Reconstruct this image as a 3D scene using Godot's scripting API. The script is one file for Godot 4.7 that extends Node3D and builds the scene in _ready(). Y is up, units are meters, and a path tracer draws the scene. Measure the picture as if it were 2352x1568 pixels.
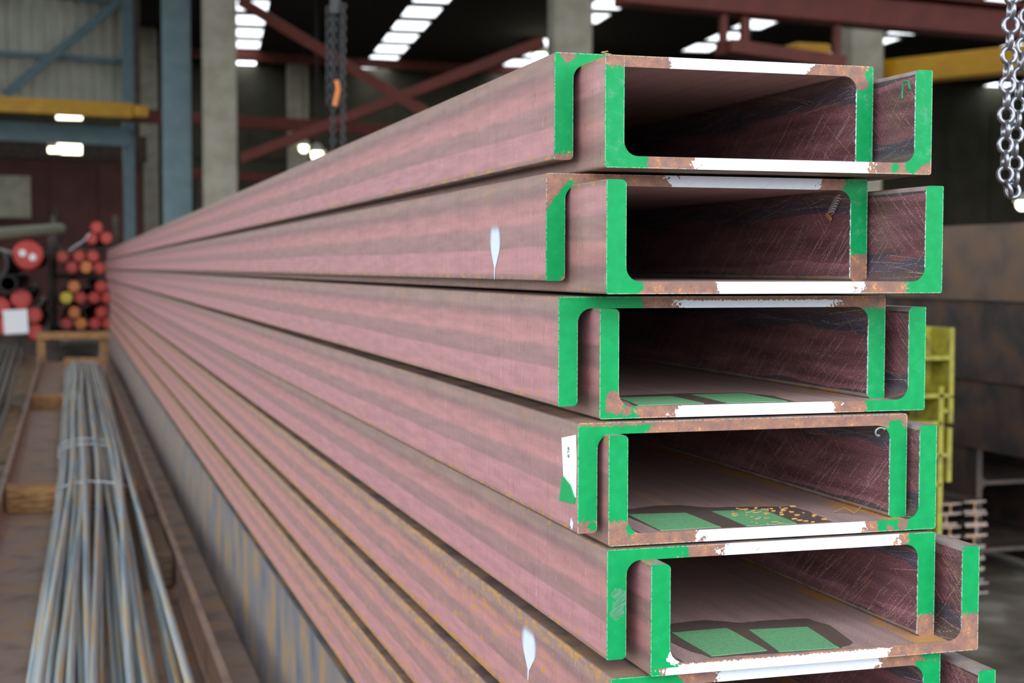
extends Node3D
# A steel stockyard hall: a stack of steel channels nested in pairs, seen past its sawn ends.
# y up, metres. The channels run along -z; the hall is turned a little against them.

# ---- channel section
const CH := 0.300
const CB := 0.0895
const TF := 0.0168
const TW := 0.0097
const FR := 0.012
const HALL_TURN := -5.2
const ROOF := 6.62

var rng := RandomNumberGenerator.new()
var M := {}
var used := {}


func _ready() -> void:
	rng.seed = 7
	view()
	materials()
	structure()
	channel_stack()
	left_pile()
	far_pipes()
	right_stock()
	overhead()
	small_things()


# ------------------------------------------------------------------ camera, sky, exposure
func view() -> void:
	var cam := Camera3D.new()
	cam.name = "camera"
	add_child(cam)
	cam.position = Vector3(0, 1.12, 0)
	cam.rotation_degrees = Vector3(-2.82339, -16.66326, 0.11271)
	cam.near = 0.05
	cam.far = 400.0
	var lens := CameraAttributesPhysical.new()
	lens.frustum_focal_length = 12.0 * 3406.45 / 784.0
	lens.frustum_focus_distance = 1.22
	lens.exposure_aperture = 10.0
	lens.frustum_near = 0.05
	lens.frustum_far = 400.0
	cam.attributes = lens
	cam.fov = rad_to_deg(2.0 * atan(784.0 / 3406.45))
	cam.current = true
	var env := Environment.new()
	env.background_mode = Environment.BG_SKY
	var sky := Sky.new()
	var sm := ProceduralSkyMaterial.new()
	sm.sky_top_color = Color(0.90, 0.93, 0.97)
	sm.sky_horizon_color = Color(0.98, 0.99, 1.0)
	sm.ground_bottom_color = Color(0.35, 0.34, 0.33)
	sm.ground_horizon_color = Color(0.5, 0.5, 0.5)
	sm.sky_energy_multiplier = 2.0
	sky.sky_material = sm
	env.sky = sky
	env.tonemap_mode = Environment.TONE_MAPPER_LINEAR
	env.tonemap_exposure = 0.97
	env.sdfgi_enabled = true
	env.ssao_enabled = true
	env.ssil_enabled = true
	var we := WorldEnvironment.new()
	we.name = "environment"
	we.environment = env
	add_child(we)


# ------------------------------------------------------------------ helpers: nodes
func numbered(called: String) -> String:
	if not used.has(called):
		used[called] = 0
		return called
	used[called] += 1
	return "%s_%03d" % [called, used[called]]


func thing(called: String, label: String, category: String, at := Vector3.ZERO, turn := 0.0, group := "") -> Node3D:
	var o := Node3D.new()
	o.name = numbered(called)
	add_child(o)
	o.position = at
	o.rotation.y = turn
	o.set_meta("label", label)
	o.set_meta("category", category)
	if group:
		o.set_meta("group", group)
	return o


func part(called: String, mesh: Mesh, m: Material, parent: Node) -> MeshInstance3D:
	var o := MeshInstance3D.new()
	o.name = called
	o.mesh = mesh
	if m:
		for n in mesh.get_surface_count():
			o.set_surface_override_material(n, m)
	parent.add_child(o, true)
	return o


func alone(called: String, mesh: Mesh, m: Material, label: String, category: String, at := Vector3.ZERO, turn := 0.0, group := "") -> MeshInstance3D:
	var o := part(numbered(called), mesh, m, self)
	o.position = at
	o.rotation.y = turn
	o.set_meta("label", label)
	o.set_meta("category", category)
	if group:
		o.set_meta("group", group)
	return o


func shell(called: String, mesh: Mesh, m: Material, label := "", at := Vector3.ZERO, turn := 0.0) -> MeshInstance3D:
	var o := part(called, mesh, m, self)
	o.position = at
	o.rotation.y = turn
	o.set_meta("kind", "structure")
	if label:
		o.set_meta("label", label)
	return o


func hall(x: float, y: float, z: float) -> Vector3:
	return Vector3(x, y, z).rotated(Vector3.UP, deg_to_rad(HALL_TURN))


# ------------------------------------------------------------------ helpers: shapes
func begin() -> SurfaceTool:
	var st := SurfaceTool.new()
	st.begin(Mesh.PRIMITIVE_TRIANGLES)
	return st


func tri(st: SurfaceTool, a: Vector3, b: Vector3, c: Vector3, n: Vector3, ua := Vector2.ZERO, ub := Vector2.ZERO, uc := Vector2.ZERO) -> void:
	var flip: bool = (b - a).cross(c - a).dot(n) > 0.0
	for k in ([0, 2, 1] if flip else [0, 1, 2]):
		st.set_normal(n)
		st.set_uv([ua, ub, uc][k])
		st.add_vertex([a, b, c][k])


func quad(st: SurfaceTool, a: Vector3, b: Vector3, c: Vector3, d: Vector3, n: Vector3) -> void:
	var u := (b - a).length()
	var v := (d - a).length()
	tri(st, a, b, c, n, Vector2(0, 0), Vector2(u, 0), Vector2(u, v))
	tri(st, a, c, d, n, Vector2(0, 0), Vector2(u, v), Vector2(0, v))


# a box with chamfered edges, centre c, full size s, in the axes of xf
func add_box(st: SurfaceTool, c: Vector3, s: Vector3, xf := Transform3D(), ch := 0.0) -> void:
	var h := s / 2.0
	var k := minf(ch, minf(h.x, minf(h.y, h.z)) * 0.45)
	for ax in 3:
		for sg in [-1.0, 1.0]:
			var n := Vector3.ZERO
			n[ax] = sg
			var e1 := Vector3.ZERO
			e1[(ax + 1) % 3] = h[(ax + 1) % 3] - k
			var e2 := Vector3.ZERO
			e2[(ax + 2) % 3] = h[(ax + 2) % 3] - k
			var o := c + n * h[ax]
			quad(st, xf * (o - e1 - e2), xf * (o + e1 - e2), xf * (o + e1 + e2), xf * (o - e1 + e2), (xf.basis * n).normalized())
	if k <= 0.0:
		return
	for ax in 3:
		var b := (ax + 1) % 3
		var d := (ax + 2) % 3
		for sb in [-1.0, 1.0]:
			for sd in [-1.0, 1.0]:
				var p := Vector3.ZERO
				p[b] = sb * h[b]
				p[d] = sd * (h[d] - k)
				var q := Vector3.ZERO
				q[b] = sb * (h[b] - k)
				q[d] = sd * h[d]
				var l := Vector3.ZERO
				l[ax] = h[ax] - k
				var n := Vector3.ZERO
				n[b] = sb
				n[d] = sd
				quad(st, xf * (c + p - l), xf * (c + p + l), xf * (c + q + l), xf * (c + q - l), (xf.basis * n).normalized())
	for sx in [-1.0, 1.0]:
		for sy in [-1.0, 1.0]:
			for sz in [-1.0, 1.0]:
				var g := Vector3(sx, sy, sz)
				tri(st, xf * (c + g * Vector3(h.x, h.y - k, h.z - k)), xf * (c + g * Vector3(h.x - k, h.y, h.z - k)), xf * (c + g * Vector3(h.x - k, h.y - k, h.z)), (xf.basis * g).normalized())


func box_mesh(s: Vector3, ch := 0.0, c := Vector3.ZERO) -> ArrayMesh:
	var st := begin()
	add_box(st, c, s, Transform3D(), ch)
	return st.commit()


# a straight bar with a rectangular section between two points
func add_bar(st: SurfaceTool, a: Vector3, b: Vector3, w: float, h: float, ch := 0.0) -> void:
	var z := (b - a).normalized()
	var x := Vector3.UP.cross(z)
	x = Vector3.RIGHT if x.length() < 0.01 else x.normalized()
	var y := z.cross(x).normalized()
	add_box(st, Vector3.ZERO, Vector3(w, h, (b - a).length()), Transform3D(Basis(x, y, z), (a + b) / 2.0), ch)


func bar_mesh(a: Vector3, b: Vector3, w: float, h: float, ch := 0.0) -> ArrayMesh:
	var st := begin()
	add_bar(st, a, b, w, h, ch)
	return st.commit()


# a tube along points; closed joins the last to the first
func add_tube(st: SurfaceTool, pts: PackedVector3Array, r: float, sides := 8, closed := false, flat := 1.0, first_up := Vector3.UP) -> void:
	var n := pts.size()
	var rings := []
	var norms := []
	var along := 0.0
	var us := []
	var prev := first_up
	for i in n:
		var t: Vector3
		if closed:
			t = pts[(i + 1) % n] - pts[(i + n - 1) % n]
		else:
			t = pts[mini(i + 1, n - 1)] - pts[maxi(i - 1, 0)]
		t = t.normalized()
		var x := prev.cross(t)
		if x.length() < 0.001:
			x = Vector3.RIGHT.cross(t)
		x = x.normalized()
		var y := t.cross(x).normalized()
		prev = y
		var ring := []
		var nr := []
		for k in sides:
			var a := TAU * k / sides
			ring.append(pts[i] + x * cos(a) * r + y * sin(a) * r * flat)
			nr.append((x * cos(a) * flat + y * sin(a)).normalized())
		rings.append(ring)
		norms.append(nr)
		us.append(along)
		if i < n - 1:
			along += pts[i].distance_to(pts[i + 1])
	var last := n if closed else n - 1
	for i in last:
		var j := (i + 1) % n
		var u0: float = us[i]
		var u1: float = us[j] if j > i else along + pts[i].distance_to(pts[j])
		for k in sides:
			var l := (k + 1) % sides
			var q := [[i, k, u0, k], [j, k, u1, k], [j, l, u1, k + 1], [i, l, u0, k + 1]]
			var face: Vector3 = norms[i][k] + norms[j][l]
			for t3 in [[0, 1, 2], [0, 2, 3]]:
				var a3: Vector3 = rings[q[t3[0]][0]][q[t3[0]][1]]
				var b3: Vector3 = rings[q[t3[1]][0]][q[t3[1]][1]]
				var c3: Vector3 = rings[q[t3[2]][0]][q[t3[2]][1]]
				var flip: bool = (b3 - a3).cross(c3 - a3).dot(face) > 0.0
				for w in ([t3[0], t3[2], t3[1]] if flip else t3):
					st.set_normal(norms[q[w][0]][q[w][1]])
					st.set_uv(Vector2(q[w][2], float(q[w][3]) / sides * TAU * r))
					st.add_vertex(rings[q[w][0]][q[w][1]])
	if not closed:
		for e in [0, n - 1]:
			var dir: Vector3 = (pts[0] - pts[1]) if e == 0 else (pts[n - 1] - pts[n - 2])
			for k in sides:
				tri(st, pts[e], rings[e][k], rings[e][(k + 1) % sides], dir.normalized())


func tube_mesh(pts: PackedVector3Array, r: float, sides := 8, closed := false, flat := 1.0) -> ArrayMesh:
	var st := begin()
	add_tube(st, pts, r, sides, closed, flat)
	return st.commit()


# a polygon in xy (counter-clockwise) drawn out along -z from 0; u runs along, v round the outline, in metres
func add_prism(st: SurfaceTool, poly: PackedVector2Array, length: float, smooth_below := 0.0) -> void:
	var n := poly.size()
	var v := 0.0
	for i in n:
		var a := poly[i]
		var b := poly[(i + 1) % n]
		var e := b - a
		var nn := Vector3(e.y, -e.x, 0).normalized()
		var A := Vector3(a.x, a.y, 0)
		var B := Vector3(b.x, b.y, 0)
		var back := Vector3(0, 0, -length)
		var w := v + e.length()
		tri(st, A, B, B + back, nn, Vector2(0, v), Vector2(0, w), Vector2(length, w))
		tri(st, A, B + back, A + back, nn, Vector2(0, v), Vector2(length, w), Vector2(length, v))
		v = w
	cap(st, poly, 0.0, Vector3.BACK)
	cap(st, poly, -length, Vector3.FORWARD)


func cap(st: SurfaceTool, poly: PackedVector2Array, z: float, n: Vector3, scale := Vector2.ONE, flip_v := false) -> void:
	var t := Geometry2D.triangulate_polygon(poly)
	for i in range(0, t.size(), 3):
		var p := []
		var uv := []
		for k in 3:
			var q := poly[t[i + k]]
			p.append(Vector3(q.x, q.y, z))
			uv.append(Vector2(q.x * scale.x, (1.0 - q.y * scale.y) if flip_v else q.y * scale.y))
		tri(st, p[0], p[1], p[2], n, uv[0], uv[1], uv[2])


func prism_mesh(poly: PackedVector2Array, length: float) -> ArrayMesh:
	var st := begin()
	add_prism(st, poly, length)
	return st.commit()


# I section, web upright, base at y 0 and centred on x
func isec(h: float, b: float, tw: float, tf: float) -> PackedVector2Array:
	var r := minf(tw, tf)
	var x := b / 2.0
	var w := tw / 2.0
	return PackedVector2Array([Vector2(-x, 0), Vector2(x, 0), Vector2(x, tf), Vector2(w + r, tf), Vector2(w, tf + r), Vector2(w, h - tf - r), Vector2(w + r, h - tf), Vector2(x, h - tf), Vector2(x, h), Vector2(-x, h), Vector2(-x, h - tf), Vector2(-w - r, h - tf), Vector2(-w, h - tf - r), Vector2(-w, tf + r), Vector2(-w - r, tf), Vector2(-x, tf)])


# I section lying on its side: web level, flanges upright; left edge at x 0, base at y 0
func hsec(h: float, b: float, tw: float, tf: float) -> PackedVector2Array:
	var out := PackedVector2Array()
	for p in isec(h, b, tw, tf):
		out.append(Vector2(h - p.y, p.x + b / 2.0))
	return out


# small channel, web on the left, flanges pointing right
func csec(h: float, b: float, t: float) -> PackedVector2Array:
	return PackedVector2Array([Vector2(0, 0), Vector2(b, 0), Vector2(b, t), Vector2(t, t), Vector2(t, h - t), Vector2(b, h - t), Vector2(b, h), Vector2(0, h)])


func flat_poly(pts: Array, y: float, thick: float) -> ArrayMesh:
	var st := begin()
	var poly := PackedVector2Array()
	for p in pts:
		poly.append(p)
	if Geometry2D.is_polygon_clockwise(poly):
		poly.reverse()
	var t := Geometry2D.triangulate_polygon(poly)
	for i in range(0, t.size(), 3):
		var a := poly[t[i]]
		var b := poly[t[i + 1]]
		var c := poly[t[i + 2]]
		tri(st, Vector3(a.x, y + thick, a.y), Vector3(b.x, y + thick, b.y), Vector3(c.x, y + thick, c.y), Vector3.UP, a, b, c)
	for i in poly.size():
		var a := poly[i]
		var b := poly[(i + 1) % poly.size()]
		var e := b - a
		quad(st, Vector3(a.x, y, a.y), Vector3(b.x, y, b.y), Vector3(b.x, y + thick, b.y), Vector3(a.x, y + thick, a.y), Vector3(-e.y, 0, e.x).normalized())
	return st.commit()


# outline with wobbling edges
func wobble(pts: Array, amp: float, steps: int) -> Array:
	var out := []
	for i in pts.size():
		var a: Vector2 = pts[i]
		var b: Vector2 = pts[(i + 1) % pts.size()]
		for k in steps:
			out.append(a.lerp(b, float(k) / steps) + Vector2(rng.randf_range(-amp, amp), rng.randf_range(-amp, amp)))
	return out


# ------------------------------------------------------------------ materials
func plain(c: Color, rough := 0.7, metal := 0.0) -> StandardMaterial3D:
	var m := StandardMaterial3D.new()
	m.albedo_color = c
	m.roughness = rough
	m.metallic = metal
	return m


func noise_tex(cols: Array, freq: float, sd: int, size := 512, kind := FastNoiseLite.TYPE_SIMPLEX_SMOOTH, octaves := 5) -> NoiseTexture2D:
	var n := FastNoiseLite.new()
	n.noise_type = kind
	n.seed = sd
	n.frequency = freq
	n.fractal_octaves = octaves
	var g := Gradient.new()
	var offs := PackedFloat32Array()
	var cs := PackedColorArray()
	for i in cols.size():
		offs.append(0.18 + 0.64 * i / maxf(1.0, cols.size() - 1.0))
		cs.append(cols[i])
	g.offsets = offs
	g.colors = cs
	var t := NoiseTexture2D.new()
	t.width = size
	t.height = size
	t.seamless = true
	t.noise = n
	t.color_ramp = g
	return t


# mottled material laid on in world or object space
func mottled(cols: Array, freq: float, sd: int, tile: float, rough := 0.75, metal := 0.0, stretch := Vector3.ONE) -> StandardMaterial3D:
	var m := plain(Color.WHITE, rough, metal)
	m.albedo_texture = noise_tex(cols, freq, sd)
	m.uv1_triplanar = true
	m.uv1_scale = Vector3.ONE / tile * stretch
	return m


func noise_bytes(w: int, h: int, freq: float, sd: int, octaves := 4) -> PackedByteArray:
	var n := FastNoiseLite.new()
	n.seed = sd
	n.frequency = freq
	n.fractal_octaves = octaves
	var im := n.get_seamless_image(w, h)
	im.convert(Image.FORMAT_L8)
	return im.get_data()


# noise drawn out along u
func long_noise(w: int, h: int, pull: int, freq: float, sd: int) -> PackedByteArray:
	var n := FastNoiseLite.new()
	n.seed = sd
	n.frequency = freq
	n.fractal_octaves = 4
	var im := n.get_seamless_image(w / pull, h)
	im.convert(Image.FORMAT_L8)
	im.resize(w, h, Image.INTERPOLATE_CUBIC)
	return im.get_data()


func tex_from(w: int, h: int, d: PackedByteArray) -> ImageTexture:
	return ImageTexture.create_from_image(Image.create_from_data(w, h, false, Image.FORMAT_RGB8, d))


# rolled face of a channel flange: long bands of mill scale in pinks and mauves, fine roll marks across, rust spots. v 0 at the web, 1 at the toe
func flange_texture(sd: int, rust: float) -> ImageTexture:
	var w := 2048
	var h := 256
	var r := RandomNumberGenerator.new()
	r.seed = sd
	var drift := long_noise(w, h, 32, 0.008, sd)
	var cloud := long_noise(w, h, 4, 0.03, sd + 1)
	var fine := noise_bytes(w, h, 0.22, sd + 2, 3)
	var spot := noise_bytes(w, h, 0.035, sd + 3, 5)
	# bands across the flange
	var grey := Vector3(142, 115, 106)
	var pink := Vector3(178, 125, 122)
	var rose := Vector3(180, 129, 131)
	var dark := Vector3(142, 107, 104)
	var stops := [[0.0, grey], [0.10, grey * 1.04], [0.18, dark * 0.97], [0.30, pink * 0.95], [0.42, pink], [0.50, dark * 1.08], [0.66, dark * 1.06], [0.69, rose * 0.98], [0.93, rose * 0.98], [0.965, dark * 1.05], [1.0, dark * 0.95]]
	var band := []
	for y in 512:
		var v := y / 511.0
		var k := 0
		while k < stops.size() - 2 and stops[k + 1][0] < v:
			k += 1
		band.append((stops[k][1] as Vector3).lerp(stops[k + 1][1], smoothstep(0.0, 1.0, (v - stops[k][0]) / (stops[k + 1][0] - stops[k][0]))))
	var marks := PackedFloat32Array()
	var run := 0.0
	for x in w:
		run = run * 0.55 + r.randf_range(-1, 1)
		marks.append(run)
	var out := PackedByteArray()
	out.resize(w * h * 3)
	var ochre := Vector3(184, 134, 62)
	for y in h:
		var v := float(y) / h
		var edge := smoothstep(0.86, 1.0, v) * 0.9 + smoothstep(0.13, 0.03, v) * 0.45
		for x in w:
			var i := y * w + x
			var dv := (drift[i] - 128) / 255.0 * 0.05
			var c: Vector3 = band[clampi(int((v + dv) * 511.0), 0, 511)]
			var f := 1.0 + (cloud[i] - 128) * 0.0006 + (fine[i] - 128) * 0.0006 + marks[x] * 0.019
			c = c * f
			var ru := (spot[i] - 128) / 127.0 + edge * (0.55 + 0.25 * rust) + (fine[i] - 128) * 0.0016 + marks[x] * 0.03 - 0.80 + rust * 0.17
			if rust > 1.0:
				ru += (cloud[i] - 128) / 127.0 * 0.35 * (rust - 0.6) + (drift[i] - 128) / 127.0 * 0.25 + 0.20
			if ru > 0.0:
				c = c.lerp(ochre, minf(0.72, ru * 3.0))
			out[i * 3] = clampi(int(c.x), 0, 255)
			out[i * 3 + 1] = clampi(int(c.y), 0, 255)
			out[i * 3 + 2] = clampi(int(c.z), 0, 255)
	# short dark flecks and pale nicks across the face
	for k in 420:
		var x0 := r.randi_range(0, w - 1)
		var y0 := r.randi_range(10, h - 40)
		var ln := r.randi_range(4, 26)
		var pale := r.randf() < 0.12
		for j in ln:
			var i := ((y0 + j) * w + (x0 + j / 9) % w) * 3
			if (y0 + j) < h:
				for q in 3:
					out[i + q] = clampi(out[i + q] + (46 if pale else -30), 0, 255)
	# ochre weeping below the web edge and above the toe
	for k in int(34 * rust):
		var x0 := r.randi_range(0, w - 1)
		var wd := r.randi_range(2, 14)
		var low := r.randf() < 0.6
		var ln := r.randi_range(15, 110)
		for dx in wd:
			var l2 := int(ln * r.randf_range(0.5, 1.0))
			for j in l2:
				var y := (h - 1 - j) if low else (8 + j)
				var i := (y * w + (x0 + dx) % w) * 3
				var s := 0.6 * (1.0 - float(j) / l2) * (fine[y * w + (x0 + dx) % w] / 255.0)
				out[i] = int(lerpf(out[i], ochre.x, s))
				out[i + 1] = int(lerpf(out[i + 1], ochre.y, s))
				out[i + 2] = int(lerpf(out[i + 2], ochre.z, s))
	return tex_from(w, h, out)


# inner face of a flange: dark maroon scale, scored by long oblique scratches
func inner_texture(sd: int) -> ImageTexture:
	var w := 2048
	var h := 256
	var r := RandomNumberGenerator.new()
	r.seed = sd
	var cloud := long_noise(w, h, 6, 0.02, sd)
	var fine := noise_bytes(w, h, 0.2, sd + 1, 3)
	var out := PackedByteArray()
	out.resize(w * h * 3)
	for y in h:
		var v := float(y) / h
		for x in w:
			var i := y * w + x
			var vv := v + (cloud[i] - 128) * 0.0006
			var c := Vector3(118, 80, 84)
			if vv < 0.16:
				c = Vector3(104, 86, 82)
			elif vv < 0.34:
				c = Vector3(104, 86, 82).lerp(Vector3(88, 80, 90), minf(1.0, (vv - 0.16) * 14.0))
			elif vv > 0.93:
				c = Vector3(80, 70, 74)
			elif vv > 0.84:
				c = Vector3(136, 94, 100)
			c *= 1.0 + (cloud[i] - 128) * 0.0016 + (fine[i] - 128) * 0.0022
			out[i * 3] = clampi(int(c.x), 0, 255)
			out[i * 3 + 1] = clampi(int(c.y), 0, 255)
			out[i * 3 + 2] = clampi(int(c.z), 0, 255)
	for k in 560:
		var x0 := r.randf_range(0, w)
		var y0 := r.randf_range(0.1, 0.95) * h
		var a := r.randf_range(0.8, 1.08) * (-1.0 if r.randf() < 0.9 else 1.0)
		var high := y0 < 0.34 * h
		if high:
			a = r.randf_range(-0.5, 0.5)
		var ln := r.randi_range(20, 150)
		var tone := Vector3(206, 184, 166) if r.randf() < 0.7 else Vector3(206, 166, 110)
		var s0 := r.randf_range(0.35, 1.0)
		for j in ln:
			var x := int(x0 + j * cos(a)) % w
			var y := int(y0 - j * sin(a))
			if y < 4 or y >= h - 8:
				break
			if fine[y * w + x] < 96:
				continue
			var i := (y * w + x) * 3
			out[i] = int(lerpf(out[i], tone.x, s0))
			out[i + 1] = int(lerpf(out[i + 1], tone.y, s0))
			out[i + 2] = int(lerpf(out[i + 2], tone.z, s0))
	return tex_from(w, h, out)


# inner face of a web: even mauve scale with ochre rust creeping from one side in long streaks
func web_texture(sd: int, rust: float) -> ImageTexture:
	var w := 1024
	var h := 512
	var streak := long_noise(w, h, 16, 0.03, sd)
	var patch := noise_bytes(w, h, 0.008, sd + 1, 4)
	var fine := noise_bytes(w, h, 0.3, sd + 2, 2)
	var out := PackedByteArray()
	out.resize(w * h * 3)
	var base := Vector3(168, 140, 134)
	var ochre := Vector3(204, 146, 78)
	for y in h:
		var v := float(y) / h
		var side := maxf(smoothstep(0.72, 1.0, v), smoothstep(0.09, 0.0, v))
		for x in w:
			var i := y * w + x
			var c := base * (1.0 + (fine[i] - 128) * 0.0012 + (streak[i] - 128) * 0.0006)
			var s := side * 1.7 * rust + (streak[i] - 128) * 0.006 + (patch[i] - 128) * 0.007 - 0.72
			if s > 0.0:
				c = c.lerp(ochre * (0.9 + fine[i] * 0.0008), minf(0.8, s * 2.0))
			out[i * 3] = clampi(int(c.x), 0, 255)
			out[i * 3 + 1] = clampi(int(c.y), 0, 255)
			out[i * 3 + 2] = clampi(int(c.z), 0, 255)
	return tex_from(w, h, out)


# sawn end of a channel with its daubs of paint, drawn flat. x in millimetres from the left, t in millimetres from the web's outer face.
# e: green web left end, green left flange from/to, white from/to, white t from/to, green web right start, green right flange from/to, scuff left, scuff right, blots [[x, t, r, kind]]
func end_texture(sd: int, e: Dictionary) -> ImageTexture:
	var w := 1024
	var h := 308
	var n1 := noise_bytes(w, h, 0.02, sd, 5)
	var n2 := noise_bytes(w, h, 0.09, sd + 1, 4)
	var n3 := noise_bytes(w, h, 0.35, sd + 2, 2)
	var out := PackedByteArray()
	out.resize(w * h * 3)
	var green := Vector3(4, 144, 78)
	var white := Vector3(216, 223, 232)
	var bare := Vector3(138, 140, 132)
	var rust_a := Vector3(130, 98, 88)
	var rust_b := Vector3(156, 113, 92)
	var ochre := Vector3(208, 152, 84)
	for y in h:
		var t := (y + 0.5) / h * CB * 1000.0
		for x in w:
			var xm := (x + 0.5) / w * CH * 1000.0
			if t > 26.0 and xm > 20.0 and xm < 280.0:
				continue
			var i := y * w + x
			var a := (n1[i] - 128) / 127.0
			var b := (n2[i] - 128) / 127.0
			var f := (n3[i] - 128) / 127.0
			var rag := a * 7.0 + b * 4.0
			var c := rust_a.lerp(rust_b, clampf(0.5 + a * 0.9 + f * 0.3, 0, 1))
			var oc := a * 0.8 + b * 0.7 + f * 0.2 - 0.60
			if oc > 0.0:
				c = c.lerp(ochre, minf(0.8, oc * 3.0))
			c *= 1.0 + f * 0.11 + minf(0.0, b + 0.35) * 0.35
			# sawing lines
			var saw := sin((xm * 0.8 + t * 1.9) * 3.1 + a * 3.0) * 0.5 + sin((xm + t * 1.4) * 7.3) * 0.5
			# scrapes run aslant, as the saw did
			var sx := int((xm * 1.5 + t * 2.4) * 5.0 + 4000.0) % w
			var sy := int((t - xm * 0.7) * 0.6 + 900.0) % h
			var scr := (n2[sy * w + sx] - 128) / 127.0
			var on := 0
			var web := t < 26.0 and not (xm < 20.0 and t > 12.0) and not (xm > 280.0 and t > 12.0)
			var left := xm < 24.0 and t > 6.0
			var right := xm > 276.0 and t > 6.0
			if web:
				if xm + rag < e.gl and t > e.get("gl0", -5.0) + b * 2.0:
					on = 1
				elif xm - rag > e.gr:
					on = 1
				elif xm + rag * 1.6 > e.wl and xm + rag * 1.3 < e.wr and t + b * 1.2 > e.w0 and t + b * 1.2 < e.w1:
					on = 2
			if left:
				var lim: float = t + b * 4.0 + (xm - 8.0) * float(e.get("tilt", 0.0))
				on = 1 if lim > e.l0 and lim < e.l1 else 0
			if right:
				var lim: float = t + b * 4.0
				on = 1 if lim > e.r0 and lim < e.r1 else 0
			for bl in e.get("blots", []):
				var d: float = Vector2(xm - bl[0], (t - bl[1])).length() + rag * 0.45
				if d < bl[2]:
					on = bl[3]
			if on == 1:
				var g := green * (1.0 + f * 0.04 + a * 0.05)
				var scuff: float = e.sl if xm < 150.0 else e.sr
				var s: float = (a * 0.55 + b * 0.12 + scr * 0.75 + f * 0.12) - (0.62 - scuff * 1.1)
				if s > 0.0:
					g = g.lerp(bare if b > -0.35 else rust_b, minf(0.7, s * 1.5))
				c = g
			elif on == 3:
				c = green.lerp(bare if scr > -0.1 else rust_b, clampf(0.55 + scr * 0.8, 0.0, 0.95))
			elif on == 2:
				c = white * (1.0 + f * 0.02 + scr * 0.05)
				var s: float = (b * 0.55 + scr * 0.45 + a * 0.4) - float(e.get("wh", 0.85))
				if s > 0.0:
					c = c.lerp(rust_a, minf(0.85, s * 5.0))
			# worn arrises
			var rim := minf(minf(xm, 300.0 - xm), t)
			if t > 20.0:
				rim = minf(rim, minf(absf(xm - TF * 1000.0), absf(xm - 300.0 + TF * 1000.0)))
			if rim < 0.75 and on != 2 and b + f * 0.5 > -0.25:
				c = c.lerp(Vector3(206, 176, 140) if a > 0.0 else Vector3(186, 196, 182), 0.55)
			out[i * 3] = clampi(int(c.x), 0, 255)
			out[i * 3 + 1] = clampi(int(c.y), 0, 255)
			out[i * 3 + 2] = clampi(int(c.z), 0, 255)
	return tex_from(w, h, out)


# sprayed paint: dense core, speckled overspray, a run at the foot
func spray_texture(sd: int) -> ImageTexture:
	var w := 96
	var h := 256
	var r := RandomNumberGenerator.new()
	r.seed = sd
	var im := Image.create_empty(w, h, false, Image.FORMAT_RGBA8)
	for y in h:
		var v := float(y) / h
		var half := 0.0
		if v < 0.78:
			half = 0.36 * sqrt(maxf(0.0, 1.0 - pow((v - 0.40) / 0.40, 2.0)))
			half *= lerpf(1.0, 0.55, smoothstep(0.45, 0.8, v))
		if v > 0.60:
			half = maxf(half, 0.055 * (1.0 - v) / 0.4 + 0.02)
		var soft := lerpf(0.24, 0.01, smoothstep(0.30, 0.62, v))
		for x in w:
			var u := absf((x + 0.5) / w - 0.5 - 0.04 * sin(v * 4.0))
			var a := 1.0 - smoothstep(half - soft * 0.4, half + soft * 0.8, u)
			if v < 0.06 or v > 0.985:
				a = 0.0
			a *= smoothstep(0.03, 0.22, v)
			if a > 0.02 and a < 0.98:
				a = clampf(a + r.randf_range(-0.25, 0.25) * a, 0, 1)
			im.set_pixel(x, y, Color(0.82, 0.87, 0.96, a))
	return ImageTexture.create_from_image(im)


func steel(tex: Texture2D, tile: float, rough := 0.5, spec := 0.5, metal := 0.0) -> StandardMaterial3D:
	var m := plain(Color.WHITE, rough, metal)
	m.metallic_specular = spec
	m.albedo_texture = tex
	m.uv1_scale = Vector3(1.0 / tile, 1, 1)
	return m


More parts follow.
